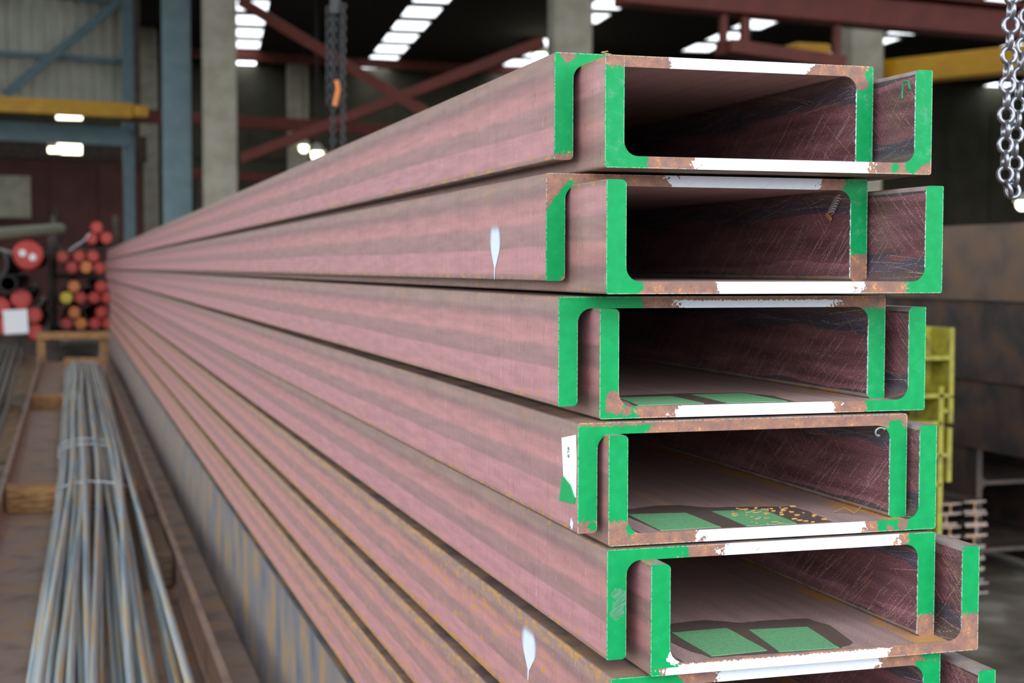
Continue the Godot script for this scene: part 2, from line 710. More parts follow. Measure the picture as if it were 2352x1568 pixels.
func materials() -> void:
	for k in 4:
		M["flange%d" % k] = steel(flange_texture(11 + k * 10, [0.45, 0.7, 1.5, 2.0][k]), 1.5, 0.48)
	M.inner = steel(inner_texture(91), 1.2, 0.42)
	M.web = steel(web_texture(71, 0.75), 1.0, 0.55)
	M.web_rusty = steel(web_texture(77, 1.6), 1.0, 0.55)
	M.toe = mottled([Color8(120, 104, 98), Color8(150, 132, 124), Color8(158, 148, 146), Color8(170, 126, 84)], 0.02, 5, 0.5, 0.45)
	M.back_web = mottled([Color8(112, 94, 88), Color8(140, 116, 106), Color8(160, 128, 98)], 0.02, 6, 0.6, 0.55)
	M.burr = plain(Color(0.66, 0.72, 0.70), 0.35, 0.5)
	M.blue_steel = mottled([Color8(92, 94, 102), Color8(112, 110, 112), Color8(126, 116, 108), Color8(152, 122, 86)], 0.012, 21, 0.9, 0.45, 0.0, Vector3(1, 0.5, 0.8))
	M.rust_beam = mottled([Color8(142, 118, 106), Color8(164, 138, 124), Color8(172, 148, 134), Color8(184, 142, 102)], 0.012, 22, 1.2, 0.6)
	M.dark_rust = mottled([Color8(46, 40, 38), Color8(66, 54, 48), Color8(84, 62, 46)], 0.012, 23, 1.0, 0.65)
	var rod_skin := noise_tex([Color8(112, 130, 140), Color8(138, 154, 162), Color8(160, 172, 176), Color8(176, 160, 128), Color8(186, 142, 76)], 0.014, 24)
	for k in 6:
		var rm := steel(rod_skin, 1.0, 0.42)
		rm.uv1_scale = Vector3(0.16, 9.0, 1)
		rm.uv1_offset = Vector3(k * 0.171, k * 0.37, 0)
		M["rebar%d" % k] = rm
	M.rebar_dark = mottled([Color8(72, 80, 82), Color8(98, 104, 102), Color8(136, 110, 76)], 0.02, 25, 0.7, 0.5)
	M.wood = mottled([Color8(120, 84, 50), Color8(164, 122, 78), Color8(186, 146, 98)], 0.01, 26, 0.5, 0.8, 0.0, Vector3(1, 6, 6))
	M.brown_beam = mottled([Color8(80, 64, 54), Color8(98, 80, 68), Color8(108, 84, 62)], 0.012, 47, 1.2, 0.65)
	M.wood_old = mottled([Color8(84, 68, 54), Color8(112, 92, 72), Color8(130, 108, 86)], 0.01, 27, 0.5, 0.85, 0.0, Vector3(1, 6, 6))
	M.concrete = mottled([Color8(160, 155, 136), Color8(170, 165, 147), Color8(178, 173, 156)], 0.01, 28, 1.6, 0.85)
	M.floor = mottled([Color8(70, 62, 52), Color8(92, 82, 70), Color8(104, 94, 82), Color8(140, 134, 124)], 0.012, 29, 2.2, 0.8)
	M.yard = mottled([Color8(50, 50, 49), Color8(62, 61, 59)], 0.01, 30, 4.0, 0.9)
	M.roof = mottled([Color8(24, 21, 19), Color8(32, 28, 26)], 0.01, 31, 3.0, 0.9)
	M.cladding = mottled([Color8(66, 63, 48), Color8(78, 75, 58)], 0.006, 32, 3.0, 0.8)
	M.sheet = mottled([Color8(182, 182, 168), Color8(200, 198, 184)], 0.006, 34, 3.0, 0.6)
	M.blue = mottled([Color8(94, 120, 128), Color8(106, 132, 138)], 0.01, 35, 1.5, 0.5)
	M.yellow = mottled([Color8(206, 150, 12), Color8(222, 168, 24)], 0.01, 36, 1.5, 0.45)
	M.lime = mottled([Color8(140, 134, 40), Color8(164, 156, 54), Color8(122, 114, 50)], 0.015, 37, 0.7, 0.55)
	M.red = mottled([Color8(92, 32, 20), Color8(108, 42, 28)], 0.01, 38, 1.5, 0.6)
	M.maroon = mottled([Color8(80, 44, 40), Color8(94, 54, 48)], 0.006, 39, 3.0, 0.75)
	M.cap_red = mottled([Color8(172, 40, 30), Color8(194, 52, 40)], 0.02, 40, 0.4, 0.4)
	M.cap_orange = mottled([Color8(206, 110, 50), Color8(222, 132, 60)], 0.02, 41, 0.4, 0.4)
	M.cap_yellow = mottled([Color8(214, 186, 40), Color8(226, 200, 60)], 0.02, 42, 0.4, 0.4)
	M.pipe = mottled([Color8(34, 34, 38), Color8(52, 50, 50)], 0.02, 43, 0.8, 0.45)
	M.pipe_green = mottled([Color8(120, 126, 106), Color8(142, 146, 124)], 0.02, 44, 0.8, 0.5)
	M.chain = plain(Color(0.56, 0.56, 0.58), 0.32, 0.85)
	M.chain_dull = plain(Color(0.24, 0.24, 0.24), 0.6, 0.3)
	M.paper = plain(Color(0.93, 0.93, 0.94), 0.6)
	M.tape = plain(Color(0.10, 0.66, 0.38), 0.25)
	M.ink = plain(Color(0.35, 0.36, 0.42), 0.7)
	M.stencil = mottled([Color8(96, 148, 104), Color8(116, 176, 126), Color8(104, 164, 114)], 0.05, 45, 0.12, 0.6)
	M.varnish = mottled([Color8(92, 78, 72), Color8(114, 98, 90), Color8(104, 88, 82)], 0.06, 46, 0.1, 0.3)
	M.rust_fleck = plain(Color8(206, 154, 84), 0.8)
	M.white_paint = plain(Color(0.86, 0.88, 0.90), 0.5)
	M.green_paint = plain(Color8(24, 150, 92), 0.5)
	M.orange_tag = plain(Color8(206, 124, 64), 0.7)
	M.glass = plain(Color(0.9, 0.9, 0.84, 0.25), 0.1)
	M.glass.metallic_specular = 0.08
	M.glass.transparency = BaseMaterial3D.TRANSPARENCY_ALPHA
	M.lamp = plain(Color(0.9, 0.9, 0.85), 0.5)
	M.lamp.emission_enabled = true
	M.lamp.emission = Color(1.0, 0.97, 0.86)
	M.lamp.emission_energy_multiplier = 6.0
	M.wire = plain(Color(0.78, 0.80, 0.82), 0.3, 0.8)


# ------------------------------------------------------------------ the hall
func structure() -> void:
	var turn := deg_to_rad(HALL_TURN)
	var zf := -41.2
	var z0 := 2.6
	var x0 := -9.0
	var x1 := 33.0
	shell("floor", box_mesh(Vector3(x1 - x0, 0.2, z0 - zf), 0.0, Vector3((x0 + x1) / 2, -0.1, (z0 + zf) / 2)), M.floor, "dark stained concrete floor of the hall", Vector3.ZERO, turn)
	shell("ground", box_mesh(Vector3(160, 0.2, 160), 0.0, Vector3(0, -0.13, 0)), M.yard, "dark tarmac yard outside the hall", Vector3.ZERO, turn)
	# roof: dark sheeting between strips of skylights
	var strips := [-6.6, -2.9, 0.85, 4.5, 8.2, 12.1, 15.9, 19.6, 23.2, 27.0]
	var zs := []
	var zc := -39.4
	while zc < -3.0:
		zs.append(zc)
		zc += 1.83
	var hw := 0.38
	var rt := 0.03
	var hl := 0.68
	var ceiling := shell("ceiling", box_mesh(Vector3(x1 - x0, rt, z0 - zs[-1] - hl), 0.0, Vector3((x0 + x1) / 2, ROOF + rt / 2, (z0 + zs[-1] + hl) / 2)), M.roof, "dark sheeted roof over the hall", Vector3.ZERO, turn)
	var zend: float = zs[-1] + hl
	var edges := [x0]
	for s in strips:
		edges.append(s - hw)
		edges.append(s + hw)
	edges.append(x1)
	for k in range(0, edges.size(), 2):
		part("roof_sheet", box_mesh(Vector3(edges[k + 1] - edges[k], rt, zend - zf), 0.0, Vector3((edges[k] + edges[k + 1]) / 2, ROOF + rt / 2, (zend + zf) / 2)), M.roof, ceiling)
	var pane := box_mesh(Vector3(hw * 2, 0.004, hl * 2))
	var between := box_mesh(Vector3(hw * 2, rt, 1.83 - hl * 2))
	for k in strips.size():
		var win := Node3D.new()
		win.name = "window_%d" % (k + 1)
		add_child(win)
		win.rotation.y = turn
		win.set_meta("kind", "structure")
		win.set_meta("label", "strip of translucent skylight panes in the dark roof")
		for z in zs:
			if k >= 5 and z < -36.5:
				part("roof_sheet", box_mesh(Vector3(hw * 2, rt, 1.83)), M.roof, win).position = Vector3(strips[k], ROOF + rt / 2, z - 0.235)
				continue
			part("pane", pane, M.glass, win).position = Vector3(strips[k], ROOF + rt / 2, z)
			part("purlin", between, M.roof, win).position = Vector3(strips[k], ROOF + rt / 2, z - 1.83 / 2)
	# far wall: a frame with cladding panels
	var wall := shell("wall_back", box_mesh(Vector3(x1 - x0, ROOF, 0.2), 0.0, Vector3((x0 + x1) / 2, ROOF / 2, zf - 0.1)), M.cladding, "dim far end wall of olive cladding panels", Vector3.ZERO, turn)
	var px := x0 + 0.6
	var k2 := 0
	while px < x1 - 1.6:
		var wd := 1.0 + 0.55 * float((k2 * 7) % 3)
		for row in 3:
			part("panel", box_mesh(Vector3(wd, 1.75, 0.06), 0.01, Vector3(px + wd / 2, 1.0 + row * 1.98, zf + 0.04)), M.cladding, wall)
		px += wd + 0.45
		k2 += 1
	shell("wall_right", box_mesh(Vector3(0.2, ROOF, z0 - zf), 0.0, Vector3(x1 + 0.1, ROOF / 2, (z0 + zf) / 2)), M.cladding, "dim side wall of the hall", Vector3.ZERO, turn)
	shell("wall_left", box_mesh(Vector3(0.2, ROOF, 26.2), 0.0, Vector3(x0 - 0.1, ROOF / 2, zf + 13.1)), M.cladding, "dim side wall beyond the open bay", Vector3.ZERO, turn)
	shell("wall_left_head", box_mesh(Vector3(0.2, ROOF - 5.0, z0 - zf - 26.2), 0.0, Vector3(x0 - 0.1, (ROOF + 5.0) / 2, (z0 + zf + 26.2) / 2)), M.cladding, "dim wall head over the open bay", Vector3.ZERO, turn)


# ------------------------------------------------------------------ the channels
# section with the web at the bottom, counter-clockwise; each run of points carries its surface
func channel_runs() -> Array:
	var q := 0.0022
	var toe := 0.004
	var arc := func(c: Vector2, r: float, a0: float, a1: float, n: int) -> Array:
		var o := []
		for i in n + 1:
			var a := deg_to_rad(lerpf(a0, a1, float(i) / n))
			o.append(c + Vector2(cos(a), sin(a)) * r)
		return o
	var web_out := [Vector2(q, 0), Vector2(CH - q, 0)]
	var right_out: Array = arc.call(Vector2(CH - q, q), q, -90, 0, 3) + [Vector2(CH, CB - 0.0008)]
	var right_toe: Array = [Vector2(CH, CB - 0.0008), Vector2(CH - 0.0008, CB)] + arc.call(Vector2(CH - TF + toe, CB - toe), toe, 90, 180, 4)
	var right_in: Array = [Vector2(CH - TF, CB - toe)] + arc.call(Vector2(CH - TF - FR, TW + FR), FR, 0, -90, 7)
	var web_in := [Vector2(CH - TF - FR, TW), Vector2(TF + FR, TW)]
	var left_in: Array = arc.call(Vector2(TF + FR, TW + FR), FR, 270, 180, 7) + [Vector2(TF, CB - toe)]
	var left_toe: Array = arc.call(Vector2(TF - toe, CB - toe), toe, 0, 90, 4) + [Vector2(0.0008, CB), Vector2(0, CB - 0.0008)]
	var left_out: Array = [Vector2(0, CB - 0.0008)] + arc.call(Vector2(q, q), q, 180, 270, 3)
	return [["web_out", web_out], ["flange", right_out], ["toe", right_toe], ["inner", right_in], ["web_in", web_in], ["inner", left_in], ["toe", left_toe], ["flange", left_out]]


func channel_mesh(length: float, down: bool, shift: float) -> ArrayMesh:
	var mesh := ArrayMesh.new()
	var runs := channel_runs()
	for surface in ["flange", "inner", "web_in", "web_out", "toe"]:
		var st := begin()
		for run in runs:
			if run[0] != surface:
				continue
			var p: Array = run[1]
			var n := p.size()
			var lens := [0.0]
			for i in n - 1:
				lens.append(lens[-1] + (p[i + 1] as Vector2).distance_to(p[i]))
			var nrm := []
			for i in n - 1:
				var e: Vector2 = (p[i + 1] - p[i]).normalized()
				nrm.append(Vector3(e.y, -e.x, 0))
			var vn := []
			for i in n:
				var a: Vector3 = nrm[maxi(i - 1, 0)]
				var b: Vector3 = nrm[mini(i, n - 2)]
				vn.append((a + b).normalized() if a.dot(b) > 0.6 else b)
			for i in n - 1:
				var q := []
				for w in [[i, 0.0], [i + 1, 0.0], [i + 1, -length], [i, -length]]:
					var pt: Vector2 = p[w[0]]
					var nn: Vector3 = vn[w[0]] if vn[w[0]].dot(nrm[i]) > 0.6 else nrm[i]
					var v: float = lens[w[0]] / lens[-1]
					if surface == "flange" or surface == "inner":
						v = clampf(pt.y / CB, 0.004, 0.996)
					elif surface == "web_in":
						v = pt.x / CH
					q.append([Vector3(pt.x, pt.y, w[1]), nn, Vector2(shift - w[1], v)])
				var order := [0, 1, 2, 0, 2, 3]
				if (q[1][0] - q[0][0]).cross(q[2][0] - q[0][0]).dot(nrm[i]) > 0.0:
					order = [0, 2, 1, 0, 3, 2]
				for o in order:
					var pos: Vector3 = q[o][0]
					var no: Vector3 = q[o][1]
					if down:
						pos = Vector3(CH - pos.x, CB - pos.y, pos.z)
						no = Vector3(-no.x, -no.y, no.z)
					st.set_normal(no)
					st.set_uv(q[o][2])
					st.add_vertex(pos)
		if surface == "toe":
			var back := PackedVector2Array()
			for q2 in outline(down):
				back.append(q2)
			cap(st, back, -length, Vector3.FORWARD)
		mesh = st.commit(mesh)
	return mesh


func outline(down: bool) -> PackedVector2Array:
	var out := PackedVector2Array()
	for run in channel_runs():
		for p in run[1]:
			var q: Vector2 = Vector2(CH - p.x, CB - p.y) if down else p
			if out.is_empty() or out[-1].distance_to(q) > 0.00005:
				out.append(q)
	if out[0].distance_to(out[-1]) < 0.00005:
		out.remove_at(out.size() - 1)
	return out


func end_mesh(down: bool) -> ArrayMesh:
	var st := begin()
	cap(st, outline(down), 0.0, Vector3.BACK, Vector2(1.0 / CH, 1.0 / CB), down)
	return st.commit()


# ragged lip that the saw left along the inner edge of a flange end
func burr_mesh(x: float, y0: float, y1: float, out_x: float, sd: int) -> ArrayMesh:
	var r := RandomNumberGenerator.new()
	r.seed = sd
	var st := begin()
	var n := int(absf(y1 - y0) / 0.0013)
	var prev := Vector3.ZERO
	var pin := Vector3.ZERO
	for i in n + 1:
		var y := lerpf(y0, y1, float(i) / n)
		var a := Vector3(x + out_x * r.randf_range(0.15, 1.0), y, r.randf_range(0.0004, 0.0014))
		var b := Vector3(x - out_x * 0.25, y, 0.0004)
		if i > 0:
			var nn := Vector3(signf(out_x) * 0.5, 0.0, 0.85).normalized()
			tri(st, pin, prev, a, nn)
			tri(st, pin, a, b, nn)
			tri(st, prev, a, Vector3(a.x, a.y, -0.0008), Vector3(signf(out_x), 0, 0))
		prev = a
		pin = b
	return st.commit()


func channel_stack() -> void:
	var y := 1.12
	# x, y of the base, z of the sawn end; label; flange finish; web finish; end paint
	var where := {
		"D1": Vector3(0.3916, 0.091, -1.1866), "U1": Vector3(0.4155, 0.0813, -1.1291), "D2": Vector3(0.3809, -0.0104, -1.1753), "U2": Vector3(0.4026, -0.0201, -1.0896),
		"D3": Vector3(0.3814, -0.1124, -1.1434), "U3": Vector3(0.411, -0.1221, -1.1264), "D4": Vector3(0.3906, -0.2134, -1.1206), "U4": Vector3(0.413, -0.2231, -1.1098),
		"D5": Vector3(0.4108, -0.3144, -1.1063), "U5": Vector3(0.4399, -0.3241, -1.0844), "D6": Vector3(0.4102, -0.4156, -1.0946), "U6": Vector3(0.4432, -0.4253, -1.0634),
		"D7": Vector3(0.4072, -0.5167, -1.12), "U7": Vector3(0.4372, -0.5264, -1.09), "D8": Vector3(0.4032, -0.6178, -1.13), "U8": Vector3(0.4332, -0.6275, -1.10)}
	var ends := {
		"D1": {"gl": 46.0, "l0": -9.0, "l1": 84.0, "wl": 104.0, "wr": 234.0, "w0": -2.0, "w1": 30.0, "gr": 400.0, "r0": 4.0, "r1": 88.0, "sl": 0.16, "sr": 0.36, "blots": [[12, 2, 6, 0], [285, 12, 9, 0], [296, 5, 5, 1]]},
		"U1": {"gl": 34.0, "l0": -9.0, "l1": 81.0, "wl": 82.0, "wr": 242.0, "w0": -2.0, "w1": 30.0, "gr": 400.0, "r0": 13.0, "r1": 95.0, "sl": 0.36, "sr": 0.40, "blots": [[264, 5, 3.5, 1], [281, 9, 8, 1], [291, 13, 7, 1], [296, 2, 7, 0]]},
		"D2": {"gl": 40.0, "gl0": 8.0, "l0": 20.0, "l1": 95.0, "tilt": 1.3, "wl": 112.0, "wr": 254.0, "w0": -2.0, "w1": 30.0, "gr": 278.0, "r0": -9.0, "r1": 66.0, "sl": 0.10, "sr": 0.42},
		"U2": {"gl": 30.0, "l0": -9.0, "l1": 99.0, "wl": 96.0, "wr": 222.0, "w0": -2.0, "w1": 30.0, "gr": 264.0, "r0": -9.0, "r1": 99.0, "sl": 0.02, "sr": 0.14},
		"D3": {"gl": 70.0, "l0": -9.0, "l1": 99.0, "wl": 102.0, "wr": 252.0, "w0": 3.4, "w1": 30.0, "gr": 400.0, "r0": 11.0, "r1": 99.0, "sl": 0.14, "sr": 0.36, "wh": 0.7},
		"U3": {"gl": 33.0, "l0": -9.0, "l1": 99.0, "wl": 66.0, "wr": 214.0, "w0": -2.0, "w1": 30.0, "gr": 243.0, "r0": -9.0, "r1": 99.0, "sl": 0.05, "sr": 0.26, "blots": [[14, 13, 9, 0], [24, 7, 4, 0]]},
		"D4": {"gl": 62.0, "gl0": 3.0, "l0": -9.0, "l1": 80.0, "wl": 500.0, "wr": 500.0, "w0": 0.0, "w1": 0.0, "gr": 400.0, "r0": 12.0, "r1": 99.0, "sl": 0.02, "sr": 0.02, "blots": [[15, 84, 4, 1], [288, 14, 8, 1]]},
		"U4": {"gl": -50.0, "l0": 20.0, "l1": 99.0, "wl": 80.0, "wr": 230.0, "w0": -2.0, "w1": 30.0, "gr": 244.0, "r0": -9.0, "r1": 99.0, "sl": 0.03, "sr": 0.06, "blots": [[20, 12, 4, 1], [268, 6, 4, 0], [256, 3, 3, 0]]},
		"D5": {"gl": 67.0, "l0": -9.0, "l1": 99.0, "wl": 100.0, "wr": 266.0, "w0": -2.0, "w1": 30.0, "gr": 272.0, "r0": -9.0, "r1": 71.0, "sl": 0.08, "sr": 0.08, "wh": 0.55, "blots": [[10, 38, 5, 3], [10, 45, 6, 3], [9, 53, 5, 3]]},
		"U5": {"gl": 8.0, "l0": 3.0, "l1": 99.0, "wl": 14.0, "wr": 214.0, "w0": -2.0, "w1": 8.0, "gr": 500.0, "r0": 32.0, "r1": 99.0, "sl": 0.12, "sr": 0.05, "wh": 0.7, "blots": [[20, 14, 5, 2]]},
		"D6": {"gl": 60.0, "l0": -9.0, "l1": 99.0, "wl": 90.0, "wr": 240.0, "w0": -2.0, "w1": 30.0, "gr": 284.0, "r0": 6.0, "r1": 99.0, "sl": 0.05, "sr": 0.2},
		"U6": {"gl": 20.0, "l0": -9.0, "l1": 99.0, "wl": 90.0, "wr": 220.0, "w0": -2.0, "w1": 30.0, "gr": 250.0, "r0": -9.0, "r1": 99.0, "sl": 0.05, "sr": 0.1}}
	var layer := ["topmost", "second", "third", "fourth", "fifth", "sixth", "seventh", "eighth"]
	var told := {
		"D1": "topmost steel channel of the stack, flanges down, white paint across its web end",
		"U1": "steel channel lying open upwards inside the topmost inverted channel of the stack",
		"D2": "inverted steel channel in the second layer with a white sprayed drip on its side",
		"U2": "upturned steel channel in the second layer, jutting out furthest, solid green flange end",
		"D3": "inverted steel channel in the third layer, thin white stripe along its rusty web end",
		"U3": "upturned steel channel in the third layer with streaky green oblongs inside its web",
		"D4": "inverted steel channel in the fourth layer with the paper tag, no white on its web",
		"U4": "upturned steel channel in the fourth layer with rust-flecked green oblongs inside",
		"D5": "inverted steel channel in the fifth layer, green flange end scraped in the middle",
		"U5": "upturned steel channel in the fifth layer, white paint run to its left corner",
		"D6": "inverted steel channel in the sixth layer with a sprayed white mark and rust speckles",
		"U6": "upturned steel channel in the sixth layer, green toe of its right flange showing",
		"D7": "inverted steel channel in the seventh layer, side marked with ochre rust stains",
		"U7": "upturned steel channel nested in the seventh layer of the stack",
		"D8": "lowest inverted steel channel of the stack, resting above the blue-grey beam",
		"U8": "lowest upturned steel channel of the stack, lying on the blue-grey beam"}
	var face_up := end_mesh(false)
	var face_down := end_mesh(true)
	var k := 0
	for id in where:
		var p: Vector3 = where[id] + Vector3(0, y, 0)
		var down: bool = id[0] == "D"
		var n := int(id[1])
		var t := thing("steel_channel", told[id], "steel channel", p, 0.0, "steel channels nested in the stack")
		var body := part("body", channel_mesh(14.75 + rng.randf_range(-0.06, 0.06), down, k * 0.37), null, t)
		body.set_surface_override_material(0, M["flange%d" % ([0, 0, 1, 1, 1, 2, 2, 3][n - 1])])
		body.set_surface_override_material(1, M.inner)
		body.set_surface_override_material(2, M.web_rusty if n >= 4 else M.web)
		body.set_surface_override_material(3, M.back_web)
		body.set_surface_override_material(4, M.toe)
		var paint: Material = M.toe
		if ends.has(id):
			var m := plain(Color.WHITE, 0.45)
			m.metallic_specular = 0.3
			m.albedo_texture = end_texture(200 + k * 5, ends[id])
			paint = m
		var face := part("cut_end", face_down if down else face_up, paint, t)
		face.position.z = 0.0003
		if ends.has(id):
			face.set_meta("label", "sawn end daubed with green and white paint")
		if down and n < 7:
			part("burr", burr_mesh(CH - TF, 0.002, CB - TW - FR, -0.0010, k + 1), M.burr, t)
		elif n < 7:
			part("burr", burr_mesh(CH - TF, CB - 0.005, TW + FR, -0.0007, k + 1), M.burr, t)
		k += 1
		match id:
			"U3":
				stencil(t, [Vector2(0.046, -0.078), Vector2(0.096, -0.078), Vector2(0.096, -0.007), Vector2(0.036, -0.005)], [Vector2(0.120, -0.090), Vector2(0.172, -0.092), Vector2(0.172, -0.007), Vector2(0.116, -0.007)], [Vector2(0.050, -0.098), Vector2(0.108, -0.107), Vector2(0.143, -0.102), Vector2(0.175, -0.100), Vector2(0.186, -0.060), Vector2(0.178, -0.003), Vector2(0.116, -0.002), Vector2(0.033, -0.002)], 0)
			"U4":
				stencil(t, [Vector2(0.050, -0.086), Vector2(0.102, -0.080), Vector2(0.101, -0.006), Vector2(0.047, -0.004)], [Vector2(0.127, -0.082), Vector2(0.175, -0.077), Vector2(0.170, -0.005), Vector2(0.124, -0.004)], [Vector2(0.045, -0.108), Vector2(0.091, -0.123), Vector2(0.113, -0.122), Vector2(0.133, -0.102), Vector2(0.168, -0.095), Vector2(0.206, -0.087), Vector2(0.210, -0.064), Vector2(0.205, -0.025), Vector2(0.202, -0.002), Vector2(0.119, -0.002), Vector2(0.099, -0.002), Vector2(0.047, -0.0025)], 60)
			"U5":
				stencil(t, [Vector2(0.056, -0.090), Vector2(0.109, -0.092), Vector2(0.109, -0.013), Vector2(0.057, -0.009)], [Vector2(0.125, -0.081), Vector2(0.179, -0.076), Vector2(0.170, -0.004), Vector2(0.116, -0.006)], [Vector2(0.062, -0.120), Vector2(0.104, -0.126), Vector2(0.129, -0.107), Vector2(0.162, -0.108), Vector2(0.193, -0.105), Vector2(0.201, -0.074), Vector2(0.189, -0.015), Vector2(0.170, -0.002), Vector2(0.108, -0.0022), Vector2(0.055, -0.005), Vector2(0.046, -0.034), Vector2(0.043, -0.064)], 0)
			"D2":
				spray(t, 0.0545, -0.0005, -0.172, -0.133, 3)
				swarf(t)
			"D6":
				spray(t, 0.083, 0.028, -0.244, -0.194, 4)
			"D4":
				part("paint_blot", blot(Vector2(0.006, -0.013), 0.006), M.white_paint, t)
				var hook := PackedVector3Array()
				for i in 12:
					var a := PI * 0.2 + PI * 1.35 * i / 11.0
					hook.append(Vector3(CH - TF - 0.0075 + cos(a) * 0.0042, CB - TW - 0.0058 + sin(a) * 0.0036, -0.001 - 0.0004 * i))
				part("burr", tube_mesh(hook, 0.0009, 6), M.burr, t)
			"U1":
				var mark := PackedVector3Array()
				for v in [Vector2(0.067, -0.0202), Vector2(0.074, -0.0198), Vector2(0.0795, -0.0185), Vector2(0.0815, -0.015), Vector2(0.0805, -0.0105), Vector2(0.0735, -0.0072)]:
					mark.append(Vector3(CH - TF - 0.0002, v.x, v.y))
				part("paint_mark", tube_mesh(mark, 0.0011, 6, false, 1.0), M.green_paint, t)


func stencil(t: Node3D, a: Array, b: Array, halo: Array, flecks: int) -> void:
	part("varnish_patch", flat_poly(wobble(halo, 0.0012, 5), TW - 0.0002, 0.0005), M.varnish, t)
	for p in [a, b]:
		part("paint_mark", flat_poly(wobble(p, 0.0004, 6), TW - 0.0002, 0.0008), M.stencil, t).set_meta("label", "green painted oblong")
	if flecks:
		var st := begin()
		for i in flecks:
			var c := Vector2(0.135 + rng.randf() * 0.075, -0.004 - rng.randf() * 0.085)
			var l := rng.randf_range(0.0008, 0.0034)
			var d := rng.randf_range(0.0008, 0.0022)
			var poly := []
			for k in 7:
				var an := TAU * k / 7.0
				poly.append(c + Vector2(cos(an) * l, sin(an) * d) * rng.randf_range(0.6, 1.1))
			st.append_from(flat_poly(poly, TW - 0.0002, 0.0011), 0, Transform3D())
		part("rust_flecks", st.commit(), M.rust_fleck, t).set_meta("kind", "stuff")


func spray(t: Node3D, top: float, low: float, za: float, zb: float, sd: int) -> void:
	var st := begin()
	var x := -0.0004
	var p := [Vector3(x, top, za), Vector3(x, top, zb), Vector3(x, low, zb), Vector3(x, low, za)]
	tri(st, p[0], p[1], p[2], Vector3.LEFT, Vector2(0, 0), Vector2(1, 0), Vector2(1, 1))
	tri(st, p[0], p[2], p[3], Vector3.LEFT, Vector2(0, 0), Vector2(1, 1), Vector2(0, 1))
	var m := plain(Color.WHITE, 0.6)
	m.albedo_texture = spray_texture(sd)
	m.transparency = BaseMaterial3D.TRANSPARENCY_ALPHA
	m.texture_repeat = false
	part("spray_mark", st.commit(), m, t).set_meta("label", "white sprayed paint mark with a run")


func blot(c: Vector2, r: float) -> ArrayMesh:
	var st := begin()
	var n := 14
	for i in n:
		var pts := []
		for k in [i, (i + 1) % n]:
			var a: float = TAU * k / n
			var q: float = r * (0.75 + 0.3 * sin(k * 2.7))
			pts.append(Vector3(-0.0003, c.x + sin(a) * q, c.y + cos(a) * q * 0.9))
		tri(st, Vector3(-0.0014, c.x, c.y), pts[0], pts[1], Vector3.LEFT)
	return st.commit()


# crimped curl of swarf hanging from the inner corner
func swarf(t: Node3D) -> void:
	var x := CH - TF - 0.0025
	var st := begin()
	var a := Vector3(x, 0.0745, -0.0185)
	var b := Vector3(x - 0.001, 0.0605, -0.030)
	for i in 7:
		var c := a.lerp(b, i / 6.0)
		var ring := PackedVector3Array()
		for k in 10:
			var an := TAU * k / 10.0
			ring.append(c + Vector3(cos(an) * 0.0018, sin(an) * 0.0016 - cos(an) * 0.0006, sin(an) * 0.0055 + 0.0008))
		add_tube(st, ring, 0.0010, 6, true, 1.0, Vector3.RIGHT)
	part("swarf_curl", st.commit(), plain(Color(0.66, 0.62, 0.60), 0.35, 0.4), t).set_meta("label", "crimped curl of grey swarf")
	st = begin()
	add_box(st, Vector3.ZERO, Vector3(0.0012, 0.0035, 0.0105), Transform3D(Basis(Vector3.RIGHT, 0.5), b + Vector3(-0.001, -0.003, -0.001)), 0.0004)
	part("swarf_tip", st.commit(), plain(Color(0.76, 0.52, 0.34), 0.5, 0.2), t)


